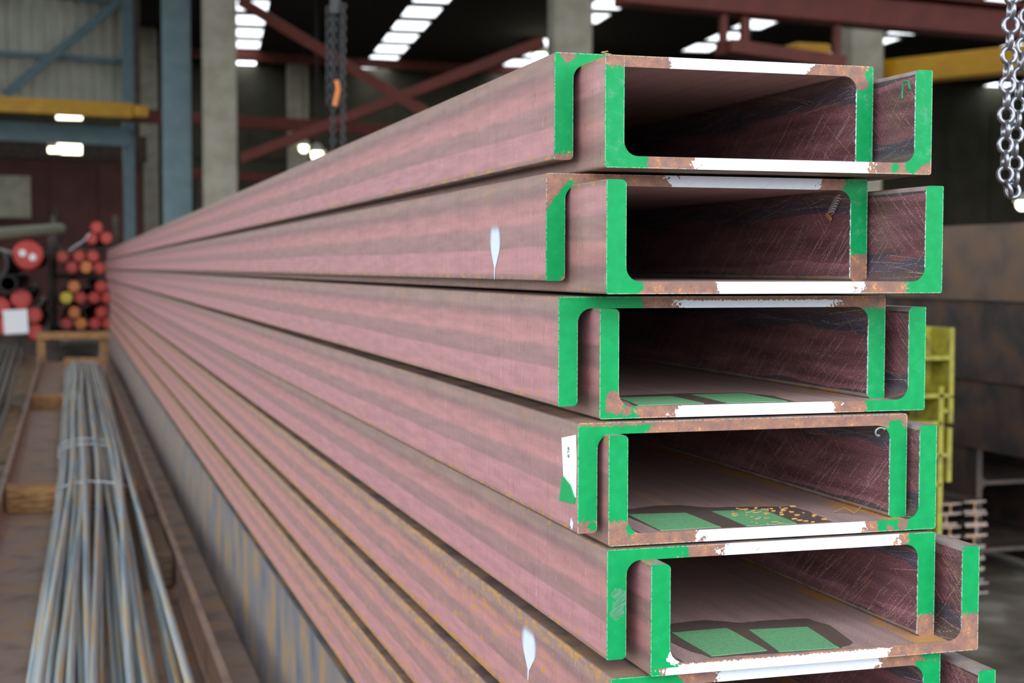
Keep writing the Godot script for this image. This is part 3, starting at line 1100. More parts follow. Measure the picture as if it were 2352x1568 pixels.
# ------------------------------------------------------------------ the beam below, the trough and the bars on the left
func left_pile() -> void:
	var t := thing("support_beam", "blue-grey rust-streaked steel beam lying on its side under the channel stack", "steel beam", Vector3(0.398, 0.2, -1.35))
	part("body", prism_mesh(hsec(0.33, 0.2915, 0.012, 0.02), 14.6), M.blue_steel, t)
	for z in [-2.2, -6.0, -9.6, -13.2]:
		alone("bearer_timber", box_mesh(Vector3(0.55, 0.183, 0.14), 0.008), M.wood_old, "dark squared timber bearer under the blue-grey beam", "timber", Vector3(0.60, 0.0915, z), 0.0, "bearers under the stack")
	alone("rusty_plate", box_mesh(Vector3(0.44, 0.016, 14.4), 0.003), M.rust_beam, "rust-brown steel plate jutting out under the blue-grey beam", "steel plate", Vector3(0.545, 0.191, -8.6))
	var w := thing("trough_beam", "wide brown steel beam on its side with the grey rods lying in its trough", "steel beam", Vector3(-0.265, 0.06, -1.25))
	part("body", prism_mesh(hsec(0.578, 0.21, 0.013, 0.018), 14.4), M.rust_beam, w)
	for z in [-2.6, -5.2, -9.4, -13.0]:
		alone("floor_batten", box_mesh(Vector3(0.62, 0.06, 0.1), 0.005), M.wood_old, "thin timber batten on the floor under the brown trough beam", "timber", Vector3(0.02, 0.03, z), 0.0, "battens under the trough beam")
	# cross timbers that carry the rods inside the trough
	alone("cross_timber", box_mesh(Vector3(0.50, 0.10, 0.16), 0.006), M.wood, "fresh orange cross timber in the trough under the rods", "timber", Vector3(0.012, 0.222, -6.05))
	alone("cross_timber", box_mesh(Vector3(0.50, 0.10, 0.12), 0.006), M.wood, "cross timber in the trough under the far end of the rods", "timber", Vector3(0.012, 0.222, -10.4))
	alone("cross_timber", box_mesh(Vector3(0.50, 0.10, 0.12), 0.006), M.wood_old, "cross timber in the trough under the near end of the rods", "timber", Vector3(0.012, 0.222, -2.0))
	alone("timber_block", box_mesh(Vector3(0.085, 0.11, 0.62), 0.012), M.wood_old, "weathered brown timber block wedged along the trough beside the rods", "timber", Vector3(0.243, 0.227, -4.75), deg_to_rad(1.2))
	alone("timber_block", box_mesh(Vector3(0.085, 0.09, 0.50), 0.012), M.wood_old, "weathered timber block lying behind the other block beside the rods", "timber", Vector3(0.253, 0.217, -5.62), deg_to_rad(1.0))
	# rods
	var count := 38
	for i in count:
		var level := 0 if i < 17 else (1 if i < 30 else 2)
		var row := [17, 13, 8][level] as int
		var j: int = i - [0, 17, 30][level]
		var f := (j + 0.5) / row
		var spread := [1.0, 0.86, 0.66][level] as float
		f = 0.5 + (f - 0.5) * spread
		var g := clampf(f + rng.randf_range(-0.16, 0.16), 0.02, 0.98)
		var e := clampf(f + rng.randf_range(-0.07, 0.07) * (1.0 + level * 1.6), 0.01, 0.99)
		var yy: float = 0.2817 + level * 0.0195 + rng.randf_range(0, 0.004) * level
		var pts := PackedVector3Array()
		var zfar := -12.6 - rng.randf_range(0, 0.5)
		for k in 15:
			var s := k / 14.0
			var z := lerpf(-1.45, zfar, s)
			var near := lerpf(-0.110, 0.215, e)
			var mid := lerpf(-0.040, 0.238, g)
			var far := lerpf(-0.030, 0.270, f)
			var x := lerpf(near, mid, smoothstep(0.0, 0.48, s)) if s < 0.48 else lerpf(mid, far, smoothstep(0.48, 1.0, s))
			pts.append(Vector3(x, yy + 0.006 * sin(s * 9.0 + i) * (1.0 if level else 0.0) + 0.006 * level, z))
		alone("steel_rod", tube_mesh(pts, 0.0095, 8), M["rebar%d" % (i * 5 % 6)], "long blue-grey reinforcing rod in the loose bundle on the trough beam", "steel rod", Vector3.ZERO, 0.0, "rods in the loose bundle")
	for z in [-5.55, -6.75, -6.95]:
		var ring := PackedVector3Array()
		for k in 18:
			var a := TAU * k / 18.0
			ring.append(Vector3(0.085 + cos(a) * 0.135, 0.302 + sin(a) * 0.045, z + 0.03 * sin(a * 2.0)))
		alone("tie_wire", tube_mesh(ring, 0.003, 6, true), M.wire, "bright twisted tie wire round the bundle of rods", "wire", Vector3.ZERO, 0.0, "tie wires on the rods")
	# a rusty flat bar beside the bundle
	alone("flat_bar", box_mesh(Vector3(0.022, 0.012, 2.8), 0.002), mottled([Color8(176, 110, 40), Color8(200, 136, 60)], 0.02, 61, 0.5, 0.7), "narrow orange-rusted flat bar along the trough beside the rods", "flat bar", Vector3(0.252, 0.1776, -2.9))
	# darker bundle beyond the trough on the far side
	for i in 14:
		var a := Vector3(-0.42 + (i % 5) * 0.034 + rng.randf_range(-0.006, 0.006), 0.345 + (i / 5) * 0.026, -4.0)
		var b := Vector3(-0.62 + (i % 5) * 0.050, 0.345 + (i / 5) * 0.026, -14.6)
		alone("dark_rod", tube_mesh(PackedVector3Array([a, a.lerp(b, 0.5) + Vector3(0.02, 0, 0), b]), 0.0125, 8), M.rebar_dark, "dark grey rod in the bundle lying beyond the brown trough beam", "steel rod", Vector3.ZERO, 0.0, "rods in the dark bundle")
	for z in [-4.6, -9.0, -13.6]:
		alone("side_bearer", box_mesh(Vector3(0.44, 0.33, 0.12), 0.008), M.wood_old, "squared timber bearer under the dark bundle of rods", "timber", Vector3(-0.49, 0.165, z), 0.0, "bearers under the dark rods")


func far_pipes() -> void:
	# timber frame at the end of the trough
	var fr := thing("timber_crate", "pale timber crate frame standing across the far end of the trough", "crate", Vector3(0.05, 0, -15.9))
	for y in [0.05, 0.42]:
		part("rail", box_mesh(Vector3(0.72, 0.075, 0.1), 0.006, Vector3(0, y, 0)), M.wood, fr)
	for x in [-0.32, 0.30]:
		part("post", box_mesh(Vector3(0.085, 0.46, 0.1), 0.006, Vector3(x, 0.23, -0.1)), M.wood, fr)
	alone("crate_board", box_mesh(Vector3(0.36, 0.07, 0.05), 0.004), M.wood, "short pale board across the far ends of the rods", "timber", Vector3(0.14, 0.305, -13.35))
	# capped pipes: px offsets turned to places on the plane of their ends, 17.5 m off
	var small := [[0.322, 1.572, 0], [0.265, 1.446, 0], [0.425, 1.455, 0], [-0.055, 1.240, 0], [0.125, 1.245, 0], [0.275, 1.245, 0], [0.045, 1.122, 0], [0.200, 1.122, 1], [0.345, 1.115, 0],
		[0.065, 0.905, 1], [0.360, 0.905, 0], [0.135, 0.778, 0], [0.285, 0.778, 0], [-0.020, 0.778, 2], [0.430, 0.778, 0],
		[0.065, 0.610, 1], [0.360, 0.610, 0], [-0.020, 0.485, 0], [0.135, 0.485, 1], [0.290, 0.485, 0], [0.435, 0.485, 0]]
	var names := ["a red", "an orange", "a yellow"]
	var caps := [M.cap_red, M.cap_orange, M.cap_yellow]
	for s in small:
		capped_pipe(Vector3(s[0], s[1], -17.5), 0.068, caps[s[2]], "dark steel pipe with %s plastic end cap in the pipe rack" % names[s[2]], "pipes with %s cap" % names[s[2]], 6.0)
	var big := [[-0.412, 1.255, 0.16, 0], [-0.485, 0.775, 0.105, 0], [-0.695, 0.695, 0.10, 0], [-0.355, 0.600, 0.085, 0], [-0.345, 0.42, 0.085, 0], [-0.72, 0.49, 0.095, 0]]
	for b in big:
		var lab := "large dark pipe with a broad red cap marked by two white spots" if b[2] > 0.15 else "thick dark pipe with a red end cap in the left pile beside the rack"
		var p := capped_pipe(Vector3(b[0], b[1], -16.9), b[2], M.cap_red, lab, "" if b[2] > 0.15 else "thick pipes with red caps", 6.0)
		if b[2] > 0.15:
			for e in [Vector2(-0.055, 0.02), Vector2(0.05, -0.025)]:
				var st := begin()
				add_disc(st, Vector3(e.x, e.y, 0.012), 0.038, 14)
				part("white_spot", st.commit(), M.white_paint, p)
	# dark big bore pipes, open ends, and a pale green pipe on top
	for b in [[-0.80, 1.16, 0.19], [-0.615, 0.945, 0.09]]:
		var o := thing("open_pipe", "wide black pipe with an open end in the left pile" if b[2] > 0.15 else "black pipe with a dull open end below the wide black pipe", "pipe", Vector3(b[0], b[1], -16.8))
		var st := begin()
		add_ring(st, b[2], b[2] * 0.9, 6.0, 24)
		part("body", st.commit(), M.pipe, o)
	var gp := PackedVector3Array([Vector3(-1.15, 1.30, -11.5), Vector3(-0.07, 1.545, -17.0)])
	alone("green_pipe", tube_mesh(gp, 0.055, 12), M.pipe_green, "pale olive pipe lying across the top of the left pile", "pipe")
	# rack that carries the small pipes, and the cradle of the left pile
	var rack := thing("pipe_rack", "dark steel rack with levels carrying the capped pipes", "rack", Vector3(0.2, 0, -18.6))
	for x in [-0.36, 0.36]:
		part("post", box_mesh(Vector3(0.07, 1.75, 0.07), 0.004, Vector3(x, 0.875, 0)), M.dark_rust, rack)
	for y in [[0.386, 0.06], [0.694, 0.028], [1.014, 0.06], [1.345, 0.05]]:
		part("arm", box_mesh(Vector3(0.72, y[1], 0.07), 0.004, Vector3(0, y[0], 0)), M.dark_rust, rack)
	var cradle := thing("pipe_cradle", "dark steel cradle under the pile of thick pipes", "rack", Vector3(-0.55, 0, -18.2))
	part("base", box_mesh(Vector3(1.0, 0.32, 0.2), 0.006, Vector3(-0.05, 0.16, 0)), M.dark_rust, cradle)
	for x in [-0.49, 0.36]:
		part("post", box_mesh(Vector3(0.06, 1.5, 0.08), 0.004, Vector3(x, 0.75, 0)), M.dark_rust, cradle)
	var tagged := alone("paper_sheet", box_mesh(Vector3(0.25, 0.26, 0.004)), M.paper, "white paper sheet tied to the thick red-capped pipes", "paper", Vector3(-0.545, 0.535, -16.86))
	tagged.rotation.z = 0.05
	alone("plastic_wrap", tube_mesh(PackedVector3Array([Vector3(0.02, 1.30, -17.42), Vector3(0.10, 1.37, -17.40), Vector3(0.17, 1.41, -17.42), Vector3(0.24, 1.50, -17.44)]), 0.025, 6, false, 0.4), M.wire, "crumpled silver strap over the upper capped pipes", "strap")


func add_disc(st: SurfaceTool, c: Vector3, r: float, n: int, nn := Vector3.BACK) -> void:
	for i in n:
		var a := TAU * i / n
		var b := TAU * (i + 1) / n
		tri(st, c, c + Vector3(cos(a), sin(a), 0) * r, c + Vector3(cos(b), sin(b), 0) * r, nn)


func add_ring(st: SurfaceTool, ro: float, ri: float, length: float, n: int) -> void:
	for i in n:
		var a := TAU * i / n
		var b := TAU * (i + 1) / n
		var da := Vector3(cos(a), sin(a), 0)
		var db := Vector3(cos(b), sin(b), 0)
		var back := Vector3(0, 0, -length)
		quad(st, da * ro, db * ro, db * ro + back, da * ro + back, (da + db).normalized())
		quad(st, da * ri, db * ri, db * ri + back, da * ri + back, -(da + db).normalized())
		quad(st, da * ro, db * ro, db * ri, da * ri, Vector3.BACK)
		quad(st, da * ro + back, db * ro + back, db * ri + back, da * ri + back, Vector3.FORWARD)


func capped_pipe(at: Vector3, r: float, cap_m: Material, label: String, group: String, length: float) -> Node3D:
	var t := thing("capped_pipe", label, "pipe", at, 0.0, group)
	var body := begin()
	add_tube(body, PackedVector3Array([Vector3(0, 0, -0.03), Vector3(0, 0, -length)]), r * 0.95, 18)
	part("body", body.commit(), M.pipe, t)
	var st := begin()
	var prof := [Vector2(0.0, 0.010), Vector2(r * 0.55, 0.010), Vector2(r * 0.62, 0.004), Vector2(r * 0.86, 0.004), Vector2(r, -0.006), Vector2(r, -0.07)]
	for i in prof.size() - 1:
		for k in 20:
			var a := TAU * k / 20.0
			var b := TAU * (k + 1) / 20.0
			var p := []
			for q in [[prof[i], a], [prof[i], b], [prof[i + 1], b], [prof[i + 1], a]]:
				p.append(Vector3(cos(q[1]) * q[0].x, sin(q[1]) * q[0].x, q[0].y))
			var d: Vector2 = prof[i + 1] - prof[i]
			var nn := Vector3(cos((a + b) / 2) * -d.y, sin((a + b) / 2) * -d.y, d.x).normalized()
			quad(st, p[0], p[1], p[2], p[3], nn)
	part("end_cap", st.commit(), cap_m, t)
	return t


# ------------------------------------------------------------------ stock on the right
func right_stock() -> void:
	# big rusty beams on their sides, one above the other; their near ends lie to the right
	var beams := [[0.02, 0.24, -4.45, 3.02], [0.262, 0.24, -4.42, 3.0], [0.504, 0.235, -4.10, 2.985], [0.742, 0.27, -3.3, 2.965], [1.015, 0.255, -3.2, 2.945]]
	var told := ["lowest big rusty beam of the stack beyond the channels", "second big rusty beam from the floor in the stack beyond the channels", "middle big rusty beam of the stack beyond the channels", "dark fourth beam of the rusty stack beyond the channels", "topmost brown beam of the rusty stack beyond the channels"]
	for k in beams.size():
		var b: Array = beams[k]
		var t := thing("rusty_beam", told[k], "steel beam", Vector3(b[3], b[0], b[2]), 0.0, "big rusty beams in the stack beyond")
		part("body", prism_mesh(hsec(0.46, b[1], 0.014, 0.022), 12.0), M.brown_beam if k == 4 else M.dark_rust, t)
	for z in [-5.2, -9.5, -14.0]:
		alone("stack_bearer", box_mesh(Vector3(0.5, 0.02, 0.1)), M.wood_old, "thin timber batten under the stack of rusty beams", "timber", Vector3(3.25, 0.01, z), 0.0, "battens under the rusty beams")
	# yellow stand: upright section with level arms
	var y := thing("yellow_stand", "yellow painted steel stand of an upright section with level arms", "stand", Vector3(2.43, 0, -3.76))
	part("foot", box_mesh(Vector3(0.09, 0.03, 0.2), 0.004, Vector3(-0.02, 0.015, -0.08)), M.lime, y)
	part("post", box_mesh(Vector3(0.018, 0.75, 0.16), 0.002, Vector3(0.0, 0.405, -0.08)), M.lime, y)
	part("upper_web", box_mesh(Vector3(0.14, 0.19, 0.012), 0.002, Vector3(-0.045, 0.855, -0.10)), M.lime, y)
	part("edge_flange", box_mesh(Vector3(0.016, 0.20, 0.16), 0.002, Vector3(0.033, 0.85, -0.08)), M.lime, y)
	part("edge_flange", box_mesh(Vector3(0.016, 0.075, 0.16), 0.002, Vector3(0.033, 0.708, -0.08)), M.lime, y)
	part("edge_flange", box_mesh(Vector3(0.016, 0.16, 0.16), 0.002, Vector3(0.030, 0.578, -0.08)), M.lime, y)
	part("arm", box_mesh(Vector3(0.014, 0.012, 0.06), 0.001, Vector3(0.015, 0.578, -0.03)), M.lime, y)
	part("arm", box_mesh(Vector3(0.014, 0.012, 0.06), 0.001, Vector3(0.016, 0.708, -0.03)), M.lime, y)
	for a in [0.862, 0.752, 0.672, 0.578, 0.492]:
		part("arm", box_mesh(Vector3(0.16, 0.013, 0.16), 0.002, Vector3(-0.076 if a < 0.75 else -0.05, a, -0.08)), M.lime, y)
	# small sections stacked in two columns
	var small := prism_mesh(isec(0.038, 0.082, 0.005, 0.0065), 3.5)
	var se := begin()
	cap(se, isec(0.038, 0.082, 0.005, 0.0065), 0.0004, Vector3.BACK)
	var small_end := se.commit()
	for col in 2:
		for row in 8:
			var sb := thing("small_beam", "small rusty I-section in the low double stack beside the yellow stand", "steel beam", Vector3(2.745 + col * 0.102 + rng.randf_range(-0.004, 0.004), 0.055 + row * 0.0381, -4.18 - rng.randf_range(0, 0.03)), 0.0, "small sections in the low stack")
			part("body", small, M.dark_rust, sb)
			part("cut_end", small_end, M.toe if (row + col) % 3 else M.rust_beam, sb)
	for z in [-4.5, -6.8]:
		alone("stack_packer", box_mesh(Vector3(0.3, 0.055, 0.1), 0.005), M.wood_old, "timber packer under the small I-sections", "timber", Vector3(2.80, 0.0275, z), 0.0, "packers under the small sections")


# ------------------------------------------------------------------ columns, bracing, cranes, lamps, chains
func concrete_column(at: Vector3, w: float, d: float, label: String) -> void:
	alone("concrete_column", box_mesh(Vector3(w, ROOF, d), 0.03, Vector3(0, ROOF / 2, 0)), M.concrete, label, "column", at, deg_to_rad(HALL_TURN))


func overhead() -> void:
	concrete_column(Vector3(1.91, 0, -19.6), 0.44, 0.44, "pale concrete column rising beside the blue steel column")
	concrete_column(Vector3(5.60, 0, -16.4), 0.46, 0.36, "pale concrete column at the right foot of the crossed red bracing")
	concrete_column(Vector3(8.88, 0, -15.5), 0.40, 0.36, "grey concrete column standing before the yellow crane girder")
	concrete_column(Vector3(1.83, 0, -35.4), 0.40, 0.40, "dull concrete column deep in the hall behind the blue column")
	concrete_column(Vector3(5.9, 0, -39.6), 0.55, 0.5, "dim concrete column against the far wall")
	var bc := thing("blue_column", "blue painted steel column beside the pale concrete column", "column", Vector3(1.41, 0, -20.2), deg_to_rad(HALL_TURN))
	var st := begin()
	add_prism(st, isec(0.38, 0.37, 0.02, 0.03), ROOF)
	var col := part("shaft", st.commit(), M.blue, bc)
	col.rotation = Vector3(-PI / 2, PI / 2, 0) * Vector3(-1, 0, 0)
	col.rotation.x = PI / 2
	col.position = Vector3(0, 0, -0.19)
	part("base_plate", box_mesh(Vector3(0.5, 0.04, 0.5), 0.004, Vector3(0, 0.02, 0)), M.blue, bc)
	# blue framed partition with ribbed sheeting, upper left
	var pt := thing("sheeted_partition", "blue framed partition with pale ribbed sheeting above the yellow crane beam", "partition")
	var a := Vector3(-2.3, 0, -27.15)
	var b := Vector3(1.02, 0, -27.62)
	var dir := (b - a).normalized()
	var nrm := Vector3.UP.cross(dir) * -1.0
	if nrm.z < 0:
		nrm = -nrm
	var sheets := 4
	for s in sheets:
		st = begin()
		var l := a.distance_to(b) / sheets
		var ribs := 4
		for r in ribs:
			var u0 := s * l + l * r / ribs
			var w := l / ribs
			var prof := [[0.0, 0.0], [0.42, 0.0], [0.52, 0.07], [0.90, 0.07], [1.0, 0.0]]
			for q in 4:
				var p0 := a + dir * (u0 + w * float(prof[q][0])) + nrm * float(prof[q][1])
				var p1 := a + dir * (u0 + w * float(prof[q + 1][0])) + nrm * float(prof[q + 1][1])
				var nn := Vector3.UP.cross(p1 - p0).normalized()
				if nn.dot(nrm) < 0:
					nn = -nn
				quad(st, p0 + Vector3.UP * 3.95, p1 + Vector3.UP * 3.95, p1 + Vector3.UP * ROOF, p0 + Vector3.UP * ROOF, nn)
		part("sheet", st.commit(), M.sheet, pt)
	part("post", bar_mesh(Vector3(1.06, 0, -27.2), Vector3(1.06, ROOF, -27.2), 0.2, 0.2, 0.01), M.blue, pt)
	part("brace", bar_mesh(Vector3(-0.98, 4.08, -27.0), Vector3(1.02, 5.88, -27.25), 0.1, 0.16, 0.01), M.blue, pt)
	part("rail", bar_mesh(Vector3(-2.3, 4.80, -26.95), Vector3(1.06, 4.77, -27.4), 0.1, 0.1, 0.01), M.blue, pt)
	part("lower_beam", bar_mesh(Vector3(-2.3, 3.44, -26.55), Vector3(1.06, 3.40, -27.05), 0.14, 0.32, 0.01), M.blue, pt)
	part("top_beam", bar_mesh(Vector3(-2.3, 5.86, -26.95), Vector3(1.06, 5.86, -27.4), 0.12, 0.16, 0.01), M.blue, pt)
	var cb := thing("crane_beam", "bright yellow crane beam crossing below the ribbed sheeting", "crane beam")
	part("girder", bar_mesh(Vector3(-2.2, 3.68, -24.6), Vector3(1.02, 3.64, -24.85), 0.2, 0.24, 0.01), M.yellow, cb)
	part("end_plate", bar_mesh(Vector3(1.03, 3.64, -24.85), Vector3(1.27, 3.635, -24.87), 0.22, 0.18, 0.01), M.yellow, cb)
	part("hanger", bar_mesh(Vector3(1.12, 3.7, -24.86), Vector3(1.12, ROOF, -24.86), 0.08, 0.08, 0.0), M.dark_rust, cb)
	part("hanger", bar_mesh(Vector3(-2.0, 3.75, -24.6), Vector3(-2.0, ROOF, -24.6), 0.08, 0.08, 0.0), M.dark_rust, cb)
	# maroon inner wall below it, with a pale board
	var mw := thing("maroon_partition", "dark maroon partition wall behind the capped pipes", "partition", Vector3(-0.35, 0, -32.3), deg_to_rad(8.0))
	for k in 4:
		part("panel", box_mesh(Vector3(0.96, 3.35, 0.08), 0.006, Vector3(-1.47 + k * 0.975, 1.675, 0)), M.maroon, mw)
	part("door_frame", box_mesh(Vector3(0.2, 0.95, 0.06), 0.004, Vector3(0.12, 1.85, 0.07)), M.dark_rust, mw)
	part("head_beam", box_mesh(Vector3(4.0, 0.55, 0.14), 0.006, Vector3(0, 3.62, 0)), M.dark_rust, mw)
	alone("notice_board", box_mesh(Vector3(0.95, 0.86, 0.03), 0.004), M.concrete, "pale grey notice board on the maroon partition", "board", Vector3(-1.18, 2.56, -32.02), deg_to_rad(8.0))
	# red cross bracing between the concrete columns
	var br := thing("cross_bracing", "pair of crossed rust-red braces between the concrete columns", "bracing")
	part("brace", bar_mesh(Vector3(2.14, 4.51, -19.25), Vector3(5.28, 2.08, -16.31), 0.06, 0.13, 0.006), M.red, br)
	part("brace", bar_mesh(Vector3(2.14, 2.51, -19.18), Vector3(5.28, 3.725, -16.40), 0.06, 0.13, 0.006), M.red, br)
	# red beams deeper in the hall
	alone("red_beam", bar_mesh(Vector3(0.9, 3.62, -25.3), Vector3(9.6, 3.66, -28.2), 0.14, 0.22, 0.01), M.red, "long dark red runway beam crossing behind the braces", "steel beam")
	alone("red_beam", bar_mesh(Vector3(-2.0, 6.42, -37.3), Vector3(13.5, 6.42, -38.7), 0.14, 0.24, 0.01), M.red, "dark red eaves beam high across the far wall", "steel beam")
	alone("red_beam", bar_mesh(Vector3(2.2, 2.86, -28.2), Vector3(7.4, 2.80, -30.0), 0.12, 0.16, 0.01), M.red, "low dark red rail behind the crossed braces", "steel beam")
	for x in [2.4, 7.2]:
		alone("red_post", bar_mesh(Vector3(x, 0, -28.1 - (x - 2.2) * 0.36), Vector3(x, 2.78, -28.1 - (x - 2.2) * 0.36), 0.14, 0.14, 0.0), M.dark_rust, "dark steel post carrying the low red rail", "post", Vector3.ZERO, 0.0, "posts of the red rail")
	# crane with hanging walkway at the top right
	var cr := thing("crane_gantry", "rust-red crane girder with a hanging walkway frame", "crane")
	var g1 := Vector3(4.45, 3.44, -11.75)
	var g2 := Vector3(9.3, 3.34, -12.0)
	part("girder", bar_mesh(g1, g2, 0.25, 0.24, 0.01), M.red, cr)
	part("flange", bar_mesh(g1 + Vector3(0, 0.17, 0), g2 + Vector3(0, 0.17, 0), 0.36, 0.03, 0.004), M.red, cr)
	var w0 := Vector3(5.42, 0, -11.8)
	var w1 := Vector3(6.55, 0, -11.86)
	for f in [0.0, 0.18, 0.99]:
		var p := w0.lerp(w1, f)
		part("hanger", bar_mesh(p + Vector3(0, 2.96, 0), p + Vector3(0, 3.42, 0), 0.06, 0.06, 0.0), M.red, cr)
	part("walkway", bar_mesh(w0 + Vector3(0, 3.02, 0), w1 + Vector3(0, 2.93, 0), 0.3, 0.11, 0.004), M.red, cr)
	for p in [g1, g2]:
		part("suspension", bar_mesh(p + Vector3(0.1 if p == g1 else -0.1, 0.1, 0), Vector3(p.x + (0.1 if p == g1 else -0.1), ROOF, p.z), 0.1, 0.1, 0.0), M.dark_rust, cr)
	var yg := thing("yellow_girder", "dull yellow crane girder behind the grey column", "crane girder")
	part("girder", bar_mesh(Vector3(8.2, 3.42, -17.6), Vector3(10.9, 3.42, -12.6), 0.3, 0.28, 0.01), M.yellow, yg)
	part("hoist", box_mesh(Vector3(0.5, 0.4, 0.4), 0.03, Vector3(8.9, 3.72, -16.9)), M.yellow, yg)
	for p in [Vector3(8.3, 3.5, -17.4), Vector3(10.8, 3.5, -12.8)]:
		part("hanger", bar_mesh(p, Vector3(p.x, ROOF, p.z), 0.1, 0.1, 0.0), M.dark_rust, yg)
	# lamps
	lamp(Vector3(5.52, 4.02, -36.1), 0.11, "small far hanging lamp left of the bright lamp")
	lamp(Vector3(4.86, 3.40, -30.0), 0.12, "bright hanging lamp low behind the crossed braces")
	lamp(Vector3(11.0, 6.2, -34.4), 0.16, "hanging lamp close under the roof beside the concrete column")
	lamp(Vector3(15.43, 2.21, -21.57), 0.10, "lamp hanging low beyond the right chain")
	panel_lamp(Vector3(0.06, 3.352, -28.2), Vector3(0.42, 0.36, 0.06), "large glowing square floodlight below the yellow crane beam")
	panel_lamp(Vector3(-0.20, 3.225, -28.0), Vector3(0.22, 0.10, 0.06), "small glowing batten at the corner of the floodlight")
	panel_lamp(Vector3(0.06, 3.81, -27.75), Vector3(0.44, 0.11, 0.06), "long glowing batten light just under the yellow crane beam")
	chains()


func lamp(at: Vector3, r: float, label: String) -> void:
	var t := thing("hanging_lamp", label, "lamp", at)
	var s := SphereMesh.new()
	s.radius = r
	s.height = r * 2
	s.radial_segments = 16
	s.rings = 8
	part("bulb", s, M.lamp, t)
	var st := begin()
	for k in 16:
		var a := TAU * k / 16.0
		var b := TAU * (k + 1) / 16.0
		var p := [Vector3(cos(a), 0, sin(a)), Vector3(cos(b), 0, sin(b))]
		quad(st, p[0] * r * 1.5 + Vector3(0, r * 0.5, 0), p[1] * r * 1.5 + Vector3(0, r * 0.5, 0), p[1] * r * 0.5 + Vector3(0, r * 1.9, 0), p[0] * r * 0.5 + Vector3(0, r * 1.9, 0), ((p[0] + p[1]).normalized() + Vector3(0, 0.7, 0)).normalized())
	part("reflector", st.commit(), M.sheet, t)
	part("cable", bar_mesh(Vector3(0, r * 1.85, 0), Vector3(0, ROOF - at.y, 0), 0.03, 0.03), M.dark_rust, t)
	var o := OmniLight3D.new()
	o.name = "glow"
	t.add_child(o)
	o.light_color = Color(1.0, 0.95, 0.82)
	o.light_energy = 0.35
	o.light_size = r
	o.omni_range = 40.0
	o.omni_attenuation = 2.0
	o.shadow_enabled = true


func panel_lamp(at: Vector3, s: Vector3, label: String) -> void:
	var t := thing("panel_lamp", label, "lamp", at)
	part("diffuser", box_mesh(s, 0.01), M.lamp, t)
	part("housing", box_mesh(s + Vector3(0.02, 0.02, 0.04), 0.01, Vector3(0, 0, -s.z)), M.dark_rust, t)
	part("bracket", bar_mesh(Vector3(0, 0, -s.z), Vector3(0, ROOF - at.y, -s.z), 0.03, 0.03), M.dark_rust, t)
	var l := AreaLight3D.new()
	l.name = "glow"
	t.add_child(l)
	l.position = Vector3(0, 0, s.z)
	l.rotation.y = PI
	l.area_size = Vector2(s.x, s.y)
	l.light_color = Color(1.0, 0.97, 0.9)
	l.light_energy = 0.6
	l.shadow_enabled = true


# one stadium-shaped link in the xy plane, long axis y
func link_mesh(wire: float, pitch: float, width: float) -> ArrayMesh:
	var pts := PackedVector3Array()
	var hr := width / 2.0 - wire / 2.0
	var straight := (pitch + wire - width) / 2.0
	for i in 9:
		var a := PI * i / 8.0
		pts.append(Vector3(cos(a) * hr, sin(a) * hr + straight, 0))
	for i in 9:
		var a := PI + PI * i / 8.0
		pts.append(Vector3(cos(a) * hr, sin(a) * hr - straight, 0))
	var st := begin()
	add_tube(st, pts, wire / 2.0, 10, true, 1.0, Vector3.BACK)
	return st.commit()


func hang_chain(t: Node3D, path: PackedVector3Array, wire: float, pitch: float, width: float, m: Material, twist: float) -> void:
	var mesh := link_mesh(wire, pitch, width)
	var c := Curve3D.new()
	for p in path:
		c.add_point(p)
	var n := int(c.get_baked_length() / pitch)
	for i in n:
		var p0 := c.sample_baked(i * pitch)
		var p1 := c.sample_baked((i + 1) * pitch)
		var yv := (p1 - p0).normalized()
		var side := Vector3(cos(twist), 0, sin(twist))
		if i % 2:
			side = Vector3(-sin(twist), 0, cos(twist))
		side = side.rotated(Vector3.UP, 0.12 * sin(i * 1.3))
		var zv := side.cross(yv).normalized()
		var xv := yv.cross(zv).normalized()
		part("link", mesh, m, t).transform = Transform3D(Basis(xv, yv, zv), (p0 + p1) / 2.0)


